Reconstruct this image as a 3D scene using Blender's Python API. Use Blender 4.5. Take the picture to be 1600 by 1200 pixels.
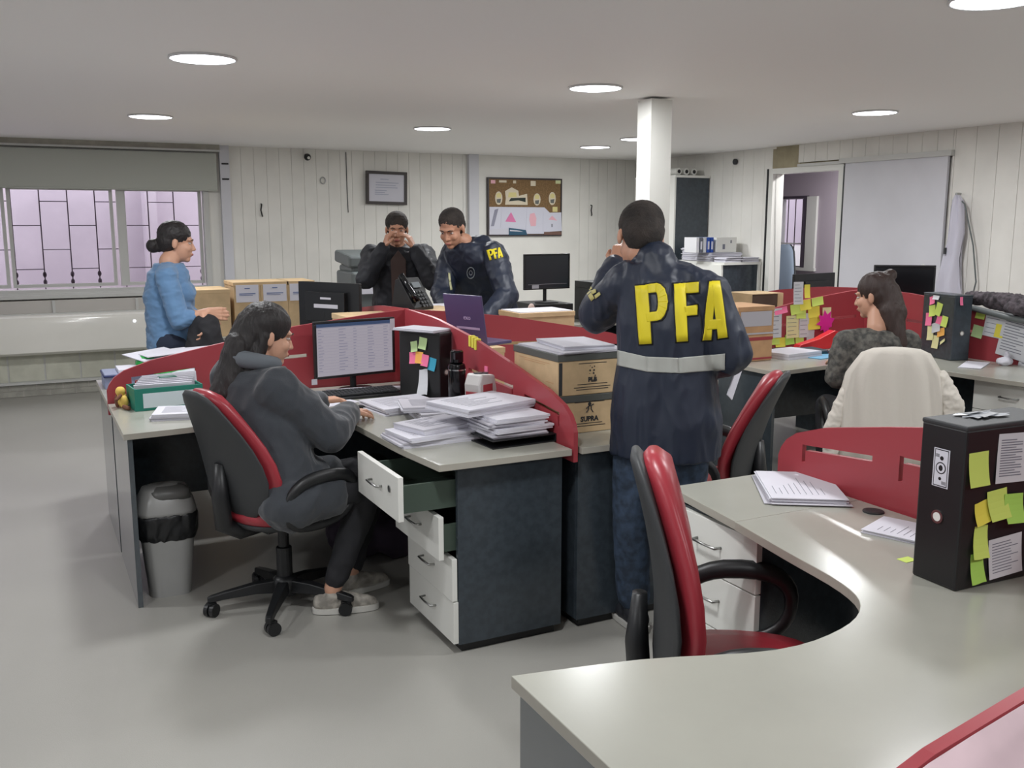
import bpy, bmesh, math, random
from mathutils import Vector, Matrix, noise, Euler
from mathutils.bvhtree import BVHTree
random.seed(7)
PI = math.pi
for o in list(bpy.data.objects): bpy.data.objects.remove(o)
scene = bpy.context.scene
COL = scene.collection

# ------------------------------------------------------------------ camera
H = 1.57; PITCH = math.radians(9.5); YAW = math.radians(26.9); FPX = 1500.0
cam_d = bpy.data.cameras.new('camera'); cam = bpy.data.objects.new('camera', cam_d); COL.objects.link(cam)
cam.location = (0, 0, H); cam.rotation_euler = (math.radians(90)-PITCH, 0, -YAW)
cam_d.sensor_width = 36; cam_d.lens = 36*FPX/1600; cam_d.clip_start = 0.05
scene.camera = cam
# ------------------------------------------------------------------ world, exposure
wd = bpy.data.worlds.new('world'); scene.world = wd; wd.use_nodes = True
bg = wd.node_tree.nodes['Background']; bg.inputs[0].default_value = (0.95, 0.94, 1.0, 1); bg.inputs[1].default_value = 3.0
vs = scene.view_settings
vs.view_transform = 'Standard'; vs.look = 'None'; vs.gamma = 1; vs.use_curve_mapping = False
vs.exposure = 0.0
# ------------------------------------------------------------------ ceiling lights (positions in metres)
CEIL = 2.31
LIGHTS = [(0.80, 4.67), (0.88, 7.31), (2.96, 7.22), (2.89, 4.68), (5.08, 8.22), (4.93, 7.28), (5.20, 4.85), (2.96, 2.27),
          (0.82, 2.10), (5.20, 2.25), (0.80, -0.40), (2.96, -0.40), (-1.30, 2.1), (-1.3, 4.7)]
LAMP_W = 19.5

# ------------------------------------------------------------------ pixel <-> metre helper (camera above)
_F = Vector((math.sin(YAW)*math.cos(PITCH), math.cos(YAW)*math.cos(PITCH), -math.sin(PITCH)))
_R = Vector((math.cos(YAW), -math.sin(YAW), 0)); _D = _F.cross(_R)
def J(px, z, d):                                   # column px, height z, distance d along the view axis
    P = _F*d + _R*((px-800)/FPX*d); k = (z-H-P.z)/_D.z
    return P + _D*k + Vector((0, 0, H))
def UZ(px, py, z):
    r = _F + _R*((px-800)/FPX) + _D*((py-600)/FPX); return r*((z-H)/r.z) + Vector((0, 0, H))

# ------------------------------------------------------------------ materials
def lin(c):
    c = [x/255.0 for x in c]
    return tuple((x/12.92 if x <= 0.04045 else ((x+0.055)/1.055)**2.4) for x in c) + (1,)
MATS = {}
def mat(name, rgb, rough=0.6, metal=0.0, bump=0.0, bscale=60, var=0.0, vscale=6, spec=0.5, emis=None, coat=0.0, stretch=None, rgb2=None, trans=0.0, sheen=0.0):
    if name in MATS: return MATS[name]
    m = bpy.data.materials.new(name); m.use_nodes = True; MATS[name] = m
    nt = m.node_tree; n = nt.nodes; b = n['Principled BSDF']
    b.inputs['Base Color'].default_value = lin(rgb); b.inputs['Roughness'].default_value = rough
    b.inputs['Metallic'].default_value = metal; b.inputs['Specular IOR Level'].default_value = spec
    b.inputs['Coat Weight'].default_value = coat; b.inputs['Transmission Weight'].default_value = trans
    b.inputs['Sheen Weight'].default_value = sheen
    if emis:
        b.inputs['Emission Color'].default_value = lin(emis[0]); b.inputs['Emission Strength'].default_value = emis[1]
    if bump or var:
        tc = n.new('ShaderNodeTexCoord'); mp = n.new('ShaderNodeMapping'); nt.links.new(tc.outputs['Object'], mp.inputs[0])
        if stretch: mp.inputs['Scale'].default_value = stretch
    if var:
        t = n.new('ShaderNodeTexNoise'); t.inputs['Scale'].default_value = vscale; t.inputs['Detail'].default_value = 5
        r = n.new('ShaderNodeValToRGB'); nt.links.new(mp.outputs[0], t.inputs['Vector']); nt.links.new(t.outputs[0], r.inputs[0])
        c2 = rgb2 if rgb2 else tuple(max(0, x*(1-var)) for x in rgb)
        r.color_ramp.elements[0].color = lin(c2); r.color_ramp.elements[1].color = lin(rgb)
        r.color_ramp.elements[0].position = 0.38; r.color_ramp.elements[1].position = 0.62
        nt.links.new(r.outputs[0], b.inputs['Base Color'])
    if bump:
        t = n.new('ShaderNodeTexNoise'); t.inputs['Scale'].default_value = bscale; t.inputs['Detail'].default_value = 4
        bp = n.new('ShaderNodeBump'); bp.inputs['Strength'].default_value = bump; bp.inputs['Distance'].default_value = 0.01
        nt.links.new(mp.outputs[0], t.inputs['Vector']); nt.links.new(t.outputs[0], bp.inputs['Height']); nt.links.new(bp.outputs[0], b.inputs['Normal'])
    return m
M_wall = mat('painted_boards', (236, 234, 227), 0.45, var=0.03, vscale=3)
M_wallsm = mat('smooth_panel', (216, 216, 222), 0.5, var=0.03, vscale=2)
M_groove = mat('board_groove', (196, 192, 186), 0.9)
M_ceil = mat('ceiling_paint', (249, 247, 246), 0.6)
M_white = mat('white_enamel', (226, 226, 220), 0.35)
M_gloss = mat('glossy_white', (238, 236, 228), 0.12, coat=0.3)
M_frame = mat('window_frame', (200, 200, 196), 0.4)
M_desk = mat('desk_laminate', (168, 168, 158), 0.22, var=0.03, vscale=3, bump=0.01, bscale=200)
M_edge = mat('desk_edge', (172, 168, 157), 0.4)
M_dark = mat('graphite_laminate', (62, 70, 77), 0.24, var=0.10, vscale=30, bump=0.05, bscale=150)
M_panel = mat('graphite_panel', (66, 74, 80), 0.22, coat=0.8, var=.06, vscale=30)
MATS['graphite_panel'].node_tree.nodes['Principled BSDF'].inputs['Coat Roughness'].default_value = .14
M_black = mat('black_plastic', (26, 27, 29), 0.42)
M_blackg = mat('black_gloss', (14, 15, 18), 0.15)
M_shell = mat('chair_shell', (50, 52, 54), 0.55, bump=0.08, bscale=300)
M_red = mat('red_partition', (164, 64, 72), 0.36)
M_redup = mat('red_upholstery', (158, 50, 60), 0.36, bump=0.03, bscale=60)
M_paper = mat('paper', (212, 211, 220), 0.8)
M_paper2 = mat('paper_grey', (190, 188, 196), 0.8)
M_ink = mat('ink', (120, 122, 134), 0.8)
M_card = mat('cardboard', (206, 178, 138), 0.8, var=0.06, vscale=12, bump=0.05, bscale=80)
M_card2 = mat('cardboard_warm', (200, 158, 118), 0.8, var=0.06, vscale=12)
M_steel = mat('steel', (170, 170, 168), 0.3, 1.0)
M_chrome = mat('chrome', (200, 200, 200), 0.15, 1.0)

# ------------------------------------------------------------------ objects
def link(o): COL.objects.link(o); return o
def thing(name, loc, label, cat, group=None, rz=0):
    o = bpy.data.objects.new(name, None); link(o); o.location = loc; o.rotation_euler = (0, 0, rz); o.empty_display_size = 0.1
    o['label'] = label; o['category'] = cat
    if group: o['group'] = group
    return o
def tag(o, label, cat, group=None):
    o['label'] = label; o['category'] = cat
    if group: o['group'] = group
    return o
class MB:
    def __init__(s): s.bm = bmesh.new(); s.mi = 0
    def _fin(s, faces, mi):
        for f in faces: f.material_index = s.mi if mi is None else mi
    def box(s, c, sz, rot=None, mi=None, M=None):
        n0 = len(s.bm.faces)
        T = Matrix.Translation(Vector(c)) @ (rot.to_matrix().to_4x4() if isinstance(rot, Euler) else (rot if rot is not None else Matrix.Identity(4))) @ Matrix.Diagonal((sz[0], sz[1], sz[2], 1))
        if M is not None: T = M @ T
        r = bmesh.ops.create_cube(s.bm, size=1, matrix=T)
        s._fin({f for v in r['verts'] for f in v.link_faces}, mi); return s
    def bx(s, x0, x1, y0, y1, z0, z1, mi=None, M=None): return s.box(((x0+x1)/2, (y0+y1)/2, (z0+z1)/2), (abs(x1-x0), abs(y1-y0), abs(z1-z0)), mi=mi, M=M)
    def cyl(s, p, q, r1, r2=None, n=20, mi=None, cap=True):
        p, q = Vector(p), Vector(q); d = q-p; r2 = r1 if r2 is None else r2
        T = Matrix.Translation((p+q)/2) @ d.to_track_quat('Z', 'Y').to_matrix().to_4x4()
        r = bmesh.ops.create_cone(s.bm, cap_ends=cap, segments=n, radius1=r1, radius2=r2, depth=d.length, matrix=T)
        s._fin({f for v in r['verts'] for f in v.link_faces}, mi); return s
    def ell(s, c, r, rot=None, n=16, mi=None):
        if not hasattr(r, '__len__'): r = (r, r, r)
        T = Matrix.Translation(Vector(c)) @ (rot.to_4x4() if rot is not None else Matrix.Identity(4)) @ Matrix.Diagonal((r[0], r[1], r[2], 1))
        q = bmesh.ops.create_uvsphere(s.bm, u_segments=n, v_segments=max(6, n//2+2), radius=1, matrix=T)
        s._fin({f for v in q['verts'] for f in v.link_faces}, mi); return s
    def cap(s, p, q, r1, r2=None, n=14, mi=None):
        r2 = r1 if r2 is None else r2
        s.cyl(p, q, r1, r2, n, mi, False) if (Vector(q)-Vector(p)).length > 1e-5 else None
        s.ell(p, r1, n=n, mi=mi); s.ell(q, r2, n=n, mi=mi); return s
    def rings(s, rings, mi=None, closed=True, loop=False):
        V = [[s.bm.verts.new(p) for p in r] for r in rings]; n = len(V[0]); fs = []
        pairs = list(zip(V[:-1], V[1:])) + ([(V[-1], V[0])] if loop else [])
        for a, b in pairs:
            for i in range(n): fs.append(s.bm.faces.new((a[i], a[(i+1) % n], b[(i+1) % n], b[i])))
        if closed and not loop: fs.append(s.bm.faces.new(V[0][::-1])); fs.append(s.bm.faces.new(V[-1]))
        s._fin(fs, mi); return s
    def tube(s, pts, r, n=10, mi=None, loop=False, flat=1.0):
        pts = [Vector(p) for p in pts]; N = len(pts); R = []; up = None
        for i, p in enumerate(pts):
            a = pts[(i-1) % N] if (i > 0 or loop) else p; b = pts[(i+1) % N] if (i < N-1 or loop) else p
            t = (b-a).normalized()
            if up is None: up = Vector((0, 0, 1)) if abs(t.z) < 0.9 else Vector((1, 0, 0))
            x = t.cross(up).normalized(); y = x.cross(t).normalized(); up = y
            rr = r[i] if hasattr(r, '__len__') else r
            R.append([p + x*(rr*flat*math.cos(2*PI*k/n)) + y*(rr*math.sin(2*PI*k/n)) for k in range(n)])
        return s.rings(R, mi, loop=loop)
    def lathe(s, prof, c=(0, 0, 0), n=28, mi=None, sx=1, sy=1):
        c = Vector(c)
        return s.rings([[c+Vector((r*sx*math.cos(2*PI*k/n), r*sy*math.sin(2*PI*k/n), z)) for k in range(n)] for r, z in prof], mi)
    def prism(s, poly, z0, z1, M=None, mi=None, mi_side=None):
        M = M or Matrix.Identity(4)
        a = [s.bm.verts.new(M @ Vector((x, y, z0))) for x, y in poly]; b = [s.bm.verts.new(M @ Vector((x, y, z1))) for x, y in poly]
        n = len(poly); fs = [s.bm.faces.new(a[::-1]), s.bm.faces.new(b)]; sd = [s.bm.faces.new((a[i], a[(i+1) % n], b[(i+1) % n], b[i])) for i in range(n)]
        s._fin(fs, mi); s._fin(sd, mi_side if mi_side is not None else mi); return s
    def quad(s, a, b, c, d, mi=None):
        f = s.bm.faces.new([s.bm.verts.new(Vector(p)) for p in (a, b, c, d)]); s._fin([f], mi); return s
    def mesh(s, name='m'):
        bmesh.ops.recalc_face_normals(s.bm, faces=s.bm.faces[:]); me = bpy.data.meshes.new(name); s.bm.to_mesh(me); s.bm.free(); return me
def place(name, me, m, parent=None, smooth=False, bevel=0, local=False):
    ms = m if isinstance(m, (list, tuple)) else [m]
    for x in ms: me.materials.append(x)
    if smooth:
        for p in me.polygons: p.use_smooth = True
    o = bpy.data.objects.new(name, me); link(o); me.name = name
    if parent is not None:
        o.parent = parent
        if not local:
            w = Vector((0, 0, 0)); q = parent
            while q is not None: w += Vector(q.location); q = q.parent
            me.transform(Matrix.Translation(-w))
    if bevel:
        b = o.modifiers.new('bevel', 'BEVEL'); b.width = bevel; b.segments = 2; b.limit_method = 'ANGLE'; b.angle_limit = 0.7
    if smooth == 'auto':
        try:
            me.shade_smooth_by_angle(0.6)
        except Exception: pass
        if hasattr(me, 'set_sharp_from_angle'): me.set_sharp_from_angle(angle=0.7)
    return o
def ob(name, mb, m, parent=None, smooth=False, bevel=0, local=False): return place(name, mb.mesh(name), m, parent, smooth, bevel, local)
def struct(name, mb, m, parent=None, bevel=0):
    o = ob(name, mb, m, parent, bevel=bevel)
    if parent is None: o['kind'] = 'structure'
    return o
def rect_frame(s, x0, x1, z0, z1, y0, y1, w, mi=None, M=None):   # a rectangular frame in the x-z plane
    s.bx(x0, x1, y0, y1, z0, z0+w, mi, M); s.bx(x0, x1, y0, y1, z1-w, z1, mi, M)
    s.bx(x0, x0+w, y0, y1, z0+w, z1-w, mi, M); s.bx(x1-w, x1, y0, y1, z0+w, z1-w, mi, M)
def text_mesh(txt, size, thick=0.0, extrude=0.0004):
    cu = bpy.data.curves.new('t', 'FONT'); cu.body = txt; cu.size = size; cu.offset = thick; cu.extrude = extrude; cu.align_x = 'CENTER'; cu.align_y = 'CENTER'; cu.resolution_u = 2
    o = bpy.data.objects.new('t', cu); link(o); me = bpy.data.meshes.new_from_object(o.evaluated_get(bpy.context.evaluated_depsgraph_get())); bpy.data.objects.remove(o); return me
def add_text(mb, txt, size, M, thick=0.0, mi=None):
    me = text_mesh(txt, size, thick); me.transform(M); n = len(mb.bm.faces); mb.bm.from_mesh(me); mb.bm.faces.ensure_lookup_table()
    for f in mb.bm.faces[n:]: f.material_index = mb.mi if mi is None else mi
    bpy.data.meshes.remove(me)
def basis(o, x, y, z): return Matrix(((x[0], y[0], z[0], o[0]), (x[1], y[1], z[1], o[1]), (x[2], y[2], z[2], o[2]), (0, 0, 0, 1)))
# ================================================================== ROOM
YB, XR, XL, YF = 9.78, 6.70, -2.6, -2.6
M_floor = bpy.data.materials.new('poured_floor'); M_floor.use_nodes = True
def _floor():
    nt = M_floor.node_tree; n = nt.nodes; b = n['Principled BSDF']; L = nt.links
    tc = n.new('ShaderNodeTexCoord'); t = n.new('ShaderNodeTexNoise'); t.inputs['Scale'].default_value = 0.9; t.inputs['Detail'].default_value = 6
    L.new(tc.outputs['Object'], t.inputs['Vector'])
    r = n.new('ShaderNodeValToRGB'); r.color_ramp.elements[0].color = lin((166, 164, 158)); r.color_ramp.elements[1].color = lin((172, 170, 163))
    r.color_ramp.elements[0].position = 0.35; r.color_ramp.elements[1].position = 0.65; L.new(t.outputs[0], r.inputs[0])
    s = n.new('ShaderNodeTexNoise'); s.inputs['Scale'].default_value = 260; L.new(tc.outputs['Object'], s.inputs['Vector'])
    mx = n.new('ShaderNodeMix'); mx.data_type = 'RGBA'; mx.blend_type = 'MULTIPLY'; mx.inputs[0].default_value = 0.12
    L.new(r.outputs[0], mx.inputs[6]); L.new(s.outputs[0], mx.inputs[7]); L.new(mx.outputs[2], b.inputs['Base Color'])
    t2 = n.new('ShaderNodeTexNoise'); t2.inputs['Scale'].default_value = 2.2; L.new(tc.outputs['Object'], t2.inputs['Vector'])
    mr = n.new('ShaderNodeMapRange'); mr.inputs[3].default_value = 0.28; mr.inputs[4].default_value = 0.34; L.new(t2.outputs[0], mr.inputs[0]); L.new(mr.outputs[0], b.inputs['Roughness'])
    bp = n.new('ShaderNodeBump'); bp.inputs['Strength'].default_value = 0.12; bp.inputs['Distance'].default_value = 0.004; L.new(s.outputs[0], bp.inputs['Height']); L.new(bp.outputs[0], b.inputs['Normal'])
_floor()
m = MB(); m.bx(XL-.1, 9.6, YF-.1, 10.0, -.1, 0); struct('floor', m, M_floor)
m = MB(); m.bx(XL-.1, XR+.12, YF-.1, YB+.1, CEIL, CEIL+.1); struct('ceiling', m, M_ceil)
m = MB(); m.bx(XL-.1, XL, YF, YB, 0, CEIL); struct('wall_left', m, M_wallsm)
m = MB(); m.bx(XL-.1, XR, YF-.1, YF, 0, CEIL); struct('wall_front', m, M_wallsm)
def boards_x(m, x0, x1, y, z0, z1, w=.125, dy=.012):     # vertical boards on a wall facing -Y
    x = x0
    while x < x1-1e-4:
        e = min(x+w, x1); m.bx(x+.0012, e-.0012, y, y+dy, z0, z1, 0)
        x = e
    m.bx(x0, x1, y+dy*.6, y+.06, z0, z1, 1)
def boards_y(m, x, y0, y1, z0, z1, w=.125, dx=.012):     # vertical boards on a wall facing -X
    y = y0
    while y < y1-1e-4:
        e = min(y+w, y1); m.bx(x, x+dx, y+.0015, e-.0015, z0, z1, 0)
        y = e
    m.bx(x+dx*.6, x+.06, y0, y1, z0, z1, 1)
# back wall: window bay on the left, boards, column, smooth panel, boards
WX0, WX1, WZ0, WZ1 = -2.45, 1.66, .99, 1.90
m = MB()
boards_x(m, 1.86, 4.42, YB, 0, CEIL); boards_x(m, 5.72, XR, YB, 0, CEIL)
m.bx(4.53, 5.72, YB-.004, YB+.06, 0, CEIL, 0)
m.bx(XL, 1.78, YB, YB+.10, 0, .90, 0); m.bx(XL, 1.78, YB, YB+.10, WZ1, CEIL, 0)
m.bx(XL, WX0, YB, YB+.10, .90, WZ1, 0); m.bx(WX1, 1.78, YB, YB+.10, .90, WZ1, 0)
m.bx(1.78, 1.86, YB, YB+.06, 0, CEIL, 0); m.bx(1.78, XR, YB+.06, YB+.1, 0, CEIL, 1)
struct('wall_back', m, [M_wall, M_groove])
m = MB(); m.bx(4.415, 4.53, YB-.05, YB+.0, 0, CEIL); struct('trim_1', m, M_wallsm)
# trunking strip beside the window with two dark clips
m = MB(); m.bx(1.775, 1.865, YB-.06, YB, .74, CEIL)
t = struct('trim_2', m, M_wallsm)
m = MB(); m.bx(1.79, 1.855, YB-.066, YB-.06, 2.13, 2.145); m.bx(1.79, 1.855, YB-.066, YB-.06, 1.985, 2.0); ob('clip', m, M_black, t)
# window 1: frames, panes, sill, bars outside
M_glass = mat('glass', (250, 250, 255), 0.0, trans=1.0, spec=0.5)
MATS['glass'].node_tree.nodes['Principled BSDF'].inputs['IOR'].default_value = 1.02
m = MB()
rect_frame(m, WX0, WX1, WZ0-.07, WZ1+.03, YB-.03, YB+.09, .05)
for a in (-1.1, .86):
    m.bx(a-.03, a+.03, YB-.01, YB+.07, WZ0, WZ1)
win = struct('window_1', m, M_frame)
for a, b, y in ((WX0+.06, -1.14, .02), (-1.06, -.1, .04), (-.08, .80, .03), (.88, 1.60, .045)):
    m = MB(); rect_frame(m, a, b, WZ0, WZ1, YB+y, YB+y+.03, .03); f = ob('sash', m, M_frame, win)
    m = MB(); m.bx(a+.03, b-.03, YB+y+.012, YB+y+.016, WZ0+.03, WZ1-.03); ob('pane', m, M_glass, f)
m = MB(); m.bx(XL, 1.72, YB-.10, YB, .895, .925); m.bx(XL, 1.72, YB-.06, YB-.03, .925, .945); ob('window_sill', m, M_frame, win)
# roller blind with pelmet
M_blind = mat('blind_fabric', (186, 189, 180), 0.8, bump=.05, bscale=120)
t = thing('roller_blind', (-.3, YB-.12, 1.88), 'wide grey-green roller blind half lowered over the barred window', 'blind')
m = MB(); m.bx(XL+.02, 1.74, YB-.075, YB-.069, 1.885, 2.23); ob('blind_fabric', m, M_blind, t)
m = MB(); m.cyl((XL+.02, YB-.072, 1.885), (1.74, YB-.072, 1.885), .009, n=10); ob('bottom_rail', m, M_blind, t)
M_pel = mat('pelmet', (176, 172, 160), 0.5, var=.1, vscale=8)
m = MB(); m.bx(XL, 1.77, YB-.13, YB, 2.245, 2.262, 0); m.bx(XL, 1.77, YB-.11, YB, 2.262, CEIL, 1); ob('pelmet', m, [M_frame, M_pel], t)
# air unit under the window + vent strip + tile panels + brick
t = thing('wall_heater', (-.5, YB-.2, .40), 'long glossy white wall heater unit below the barred window', 'heater')
m = MB(); rings = []
prof = [(YB, .395), (YB-.17, .395), (YB-.20, .42), (YB-.215, .56), (YB-.217, .70), (YB-.205, .74), (YB-.18, .755), (YB, .755)]
m.rings([[(x, y, z) for y, z in prof] for x in (XL+.02, 1.30)]); ob('casing', m, M_gloss, t, smooth='auto')
m = MB(); m.bx(1.02, 1.075, YB-.223, YB-.214, .665, .69); ob('display', m, M_black, t)
m = MB(); m.cyl((.90, YB-.222, .672), (.90, YB-.20, .672), .012, n=14); ob('indicator', m, mat('indicator', (240, 245, 255), .3, emis=((235, 240, 255), 2.0)), t)
m = MB(); m.bx(XL, 1.28, YB-.10, YB-.02, .765, .88, 0); 
ob('grille', m, M_groove, t)
m = MB()
for x in (-1.9, -1.2, -.5, .22, .93): m.bx(x, x+.025, YB-.115, YB-.10, .765, .88)
m.bx(XL, 1.30, YB-.15, YB-.02, .755, .768); m.bx(1.28, 1.34, YB-.16, YB, .755, .90); ob('bracket', m, M_frame, t)
M_tile = mat('panel_tile', (204, 204, 188), 0.5, var=.05, vscale=10)
M_brick = mat('brick_paint', (172, 170, 160), 0.7, var=.1, vscale=18)
m = MB()
x = XL+.02
while x < 1.75:
    m.bx(x+.008, min(x+.30, 1.77)-.008, YB-.05, YB-.04, .145, .385, 0); x += .30
m.bx(XL, 1.77, YB-.043, YB, .13, .395, 1); m.bx(XL, 1.77, YB-.06, YB, .115, .135, 1)
z = 0
while z < .11:
    x = XL + (0.0 if int(z/.055) % 2 else -.11)
    while x < 1.75: m.bx(max(x+.004, XL), min(x+.216, 1.77), YB-.03, YB, z+.003, z+.052, 2); x += .22
    z += .055
m.bx(XL, 1.77, YB-.024, YB, 0, .115, 3)
struct('trim_3', m, [M_tile, M_frame, M_brick, M_groove])
# courtyard outside: pinkish wall, ground, iron bars on the window
M_court = mat('courtyard_wall', (185, 175, 184), 0.9, var=.06, vscale=1.5)
m = MB(); m.bx(-4.5, 3.5, YB+1.9, YB+2.0, -.1, 2.6); m.bx(-4.5, 3.5, YB+.12, YB+1.95, -.12, -.02)
m.bx(1.25, 1.37, YB+1.55, YB+1.9, -.1, 2.6, 0)
struct('wall_courtyard', m, M_court)
M_iron = mat('wrought_iron', (62, 46, 58), 0.6)
t = thing('window_grille', (-.3, YB+.17, .98), 'dark wrought iron bars with beads outside the long window', 'window bars')
YG = YB+.18
m = MB(); x = -2.40; k = 0; xs = []
while x < 1.62: xs.append(x); x += .235
for x in xs: m.cyl((x, YG, .93), (x, YG, 2.0), .0055, n=8)
ob('bar', m, M_iron, t)
m = MB()
for i, (a, b) in enumerate(zip(xs[:-1], xs[1:])):
    for zz in ((1.28, 1.72) if i % 2 else (1.50, 1.10)): 
        if zz > 1.15 or i % 2 == 0: m.cyl((a, YG, zz+.05), (b, YG, zz+.05), .004, n=6)
ob('crossbar', m, M_iron, t)
m = MB()
for x in xs[1:]:
    m.ell((x, YG, 1.10), (.018, .018, .028), n=10); m.ell((x, YG, 1.03), (.018, .018, .028), n=10)
ob('bead', m, M_iron, t)

# right wall X = 6.70 with doorway and sliding panel
DY0, DY1, DZ = 6.60, 7.46, 2.05
m = MB()
m.bx(XR, XR+.1, DY1, YB, 0, CEIL, 0)
boards_y(m, XR-.002, 7.62, YB, 0, CEIL, w=.16, dx=.004)
boards_y(m, XR-.03, YF, 5.40, 0, CEIL, w=.19, dx=.010); m.bx(XR, XR+.1, YF, DY0, 0, CEIL, 0)
boards_y(m, XR-.03, 5.40, 7.12, 2.14, CEIL, w=.15, dx=.010)
m.bx(XR, XR+.1, DY0, DY1, DZ, CEIL, 2)
m.bx(XR-.006, XR, 7.12, 7.50, DZ+.03, CEIL-.02, 2)
struct('wall_right', m, [M_wall, M_groove, mat('bare_plaster', (176, 166, 138), .8, var=.08, vscale=8)])
m = MB()
m.bx(XR-.03, XR+.11, DY1, DY1+.06, 0, DZ+.05); m.bx(XR-.03, XR+.11, DY0-.06, DY0, 0, DZ+.05); m.bx(XR-.03, XR+.11, DY0, DY1, DZ, DZ+.05)
d = struct('door_1', m, M_white)
m = MB(); m.bx(XR-.034, XR-.026, DY1+.06, DY1+.085, 0, DZ+.05); m.bx(XR-.034, XR-.026, DY0-.09, DY0-.06, 0, DZ+.03); ob('door_gap', m, M_black, d)
# (door leaf folded away out of sight behind the wall)
m = MB(); m.bx(XR+.125, XR+.165, DY1+.07, DY1+.87, .01, 2.03); leaf = ob('door_leaf', m, M_frame, d)
m = MB(); m.cyl((XR+.165, DY1+.8, 1.0), (XR+.205, DY1+.8, 1.0), .012); m.cyl((XR+.205, DY1+.8, 1.0), (XR+.205, DY1+.7, 1.0), .009); ob('door_handle', m, M_steel, leaf)
m = MB(); m.bx(XR-.055, XR-.03, 5.42, 6.50, .02, 2.10, 0); m.bx(XR-.075, XR-.02, 5.38, 6.56, 2.10, 2.145, 1); m.bx(XR-.06, XR-.02, 6.4, 7.1, 2.10, 2.125, 1)
struct('door_2', m, [M_wallsm, M_frame])
# small room beyond
M_mauve = mat('mauve_paint', (164, 154, 164), .7)
XE = 8.0
m = MB(); y0, y1, z0, z1 = 8.34, 8.98, 1.07, 1.85
m.bx(XE, XE+.25, 5.2, y0, 0, 2.5, 0); m.bx(XE, XE+.25, y1, 10.4, 0, 2.5, 0); m.bx(XE, XE+.25, y0, y1, 0, z0, 0); m.bx(XE, XE+.25, y0, y1, z1, 2.5, 0)
m.bx(XR+.1, XE+.1, 5.1, 5.2, 0, 2.5, 0); m.bx(XR+.1, XE+.1, 10.3, 10.4, 0, 2.5, 0); m.bx(XR+.1, XE+.1, 5.1, 10.4, 2.4, 2.5, 0)
m.bx(XR+.1, XR+.12, 5.2, DY0-.06, 0, 2.4, 0); m.bx(XR+.1, XR+.12, DY1+.06, 10.3, 0, 2.4, 0)
struct('wall_side_room', m, M_mauve)
t = thing('ceiling_lamp', (7.45, 7.0, 2.388), 'unseen round ceiling lamp added to brighten the side room', 'ceiling lamp')  # unseen lamp, added to brighten the side room
m = MB(); m.lathe([(.15, .011), (.15, 0)]); ob('diffuser', m, mat('added_side_lamp', (255, 250, 240), .4, emis=((255, 246, 236), 3.0)), t, local=True)
ld = bpy.data.lights.new('lamp_light', 'AREA'); ld.shape = 'DISK'; ld.size = .28; ld.energy = 40; lo = bpy.data.objects.new('lamp_light', ld); link(lo); lo.parent = t; lo.location = (0, 0, -.006)
M_dkframe = mat('dark_window_frame', (74, 66, 78), .4)
m = MB()
m.bx(XE-.02, XE+.12, y0-.01, y0+.06, z0-.02, z1+.02, 1); m.bx(XE-.005, XE+.23, y1-.03, y1+.005, z0, z1, 0); m.bx(XE-.03, XE+.23, 8.18, y1, z0-.035, z0, 0); m.bx(XE-.005, XE+.23, y0, y1, z1, z1+.03, 1)
m.bx(XE-.03, XE+.0, 8.19, y0, z0, z1+.02, 0); m.bx(XE+.05, XE+.07, y0, y1, 1.33, 1.345, 0)
w = struct('window_2', m, [M_frame, M_dkframe])
m = MB(); m.bx(XE+.052, XE+.056, y0+.05, y1-.03, z0, z1); ob('pane', m, M_glass, w)
m = MB()
for i in range(5): m.cyl((XE+.22, y0+.08+i*.12, z0), (XE+.22, y0+.08+i*.12, z1), .006, n=8)
ob('bar', m, M_iron, w)
m = MB(); m.bx(XE+1.2, XE+1.3, 7.0, 14.0, -.1, 2.5, 0); m.bx(XE+.3, XE+1.25, 7.0, 14.0, -.12, -.05, 0); m.bx(XE+1.1, XE+1.2, 7.0, 14.0, -.1, 1.28, 1)
struct('wall_courtyard_side', m, [M_court, M_white])
# column
m = MB(); m.bx(3.385, 3.535, 4.853, 4.995, 0, CEIL-.012, 0)
PIL = struct('trim_4', m, M_white)
# ceiling lamps
M_lamp = mat('lamp_diffuser', (255, 255, 255), .4, emis=((244, 248, 255), 9.0))
M_rim = mat('lamp_rim', (225, 225, 225), .4)
WHICH = ['above the seated woman in the dark hoodie', 'nearest the barred window', 'above the two standing people at the back', 'left of the white column', 'small and far, above the cork board side', 'half hidden behind the white column', 'above the seated woman with long hair', 'cut by the top edge at upper right',
         'over the left foreground floor', 'over the right foreground', 'behind the viewer at left', 'behind the viewer at right', 'over the left aisle', 'over the far left aisle']
for (x, y), wh in zip(LIGHTS, WHICH):
    t = thing('ceiling_lamp', (x, y, CEIL-.012), 'round white recessed ceiling downlight, the one '+wh, 'ceiling lamp')
    m = MB(); m.lathe([(.150, 0.012), (.152, .003), (.146, 0), (.140, .004), (.140, .012)]); ob('rim', m, M_rim, t, smooth=True, local=True)
    m = MB(); m.lathe([(.138, .011), (.138, .003)], n=32); ob('diffuser', m, M_lamp, t, local=True)
    ld = bpy.data.lights.new('lamp_light', 'AREA'); ld.shape = 'DISK'; ld.size = .26; ld.energy = LAMP_W; ld.color = (0.97, .985, 1.0); ld.spread = math.radians(180)
    lo = bpy.data.objects.new('lamp_light', ld); link(lo); lo.parent = t; lo.location = (0, 0, -.004)
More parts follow.
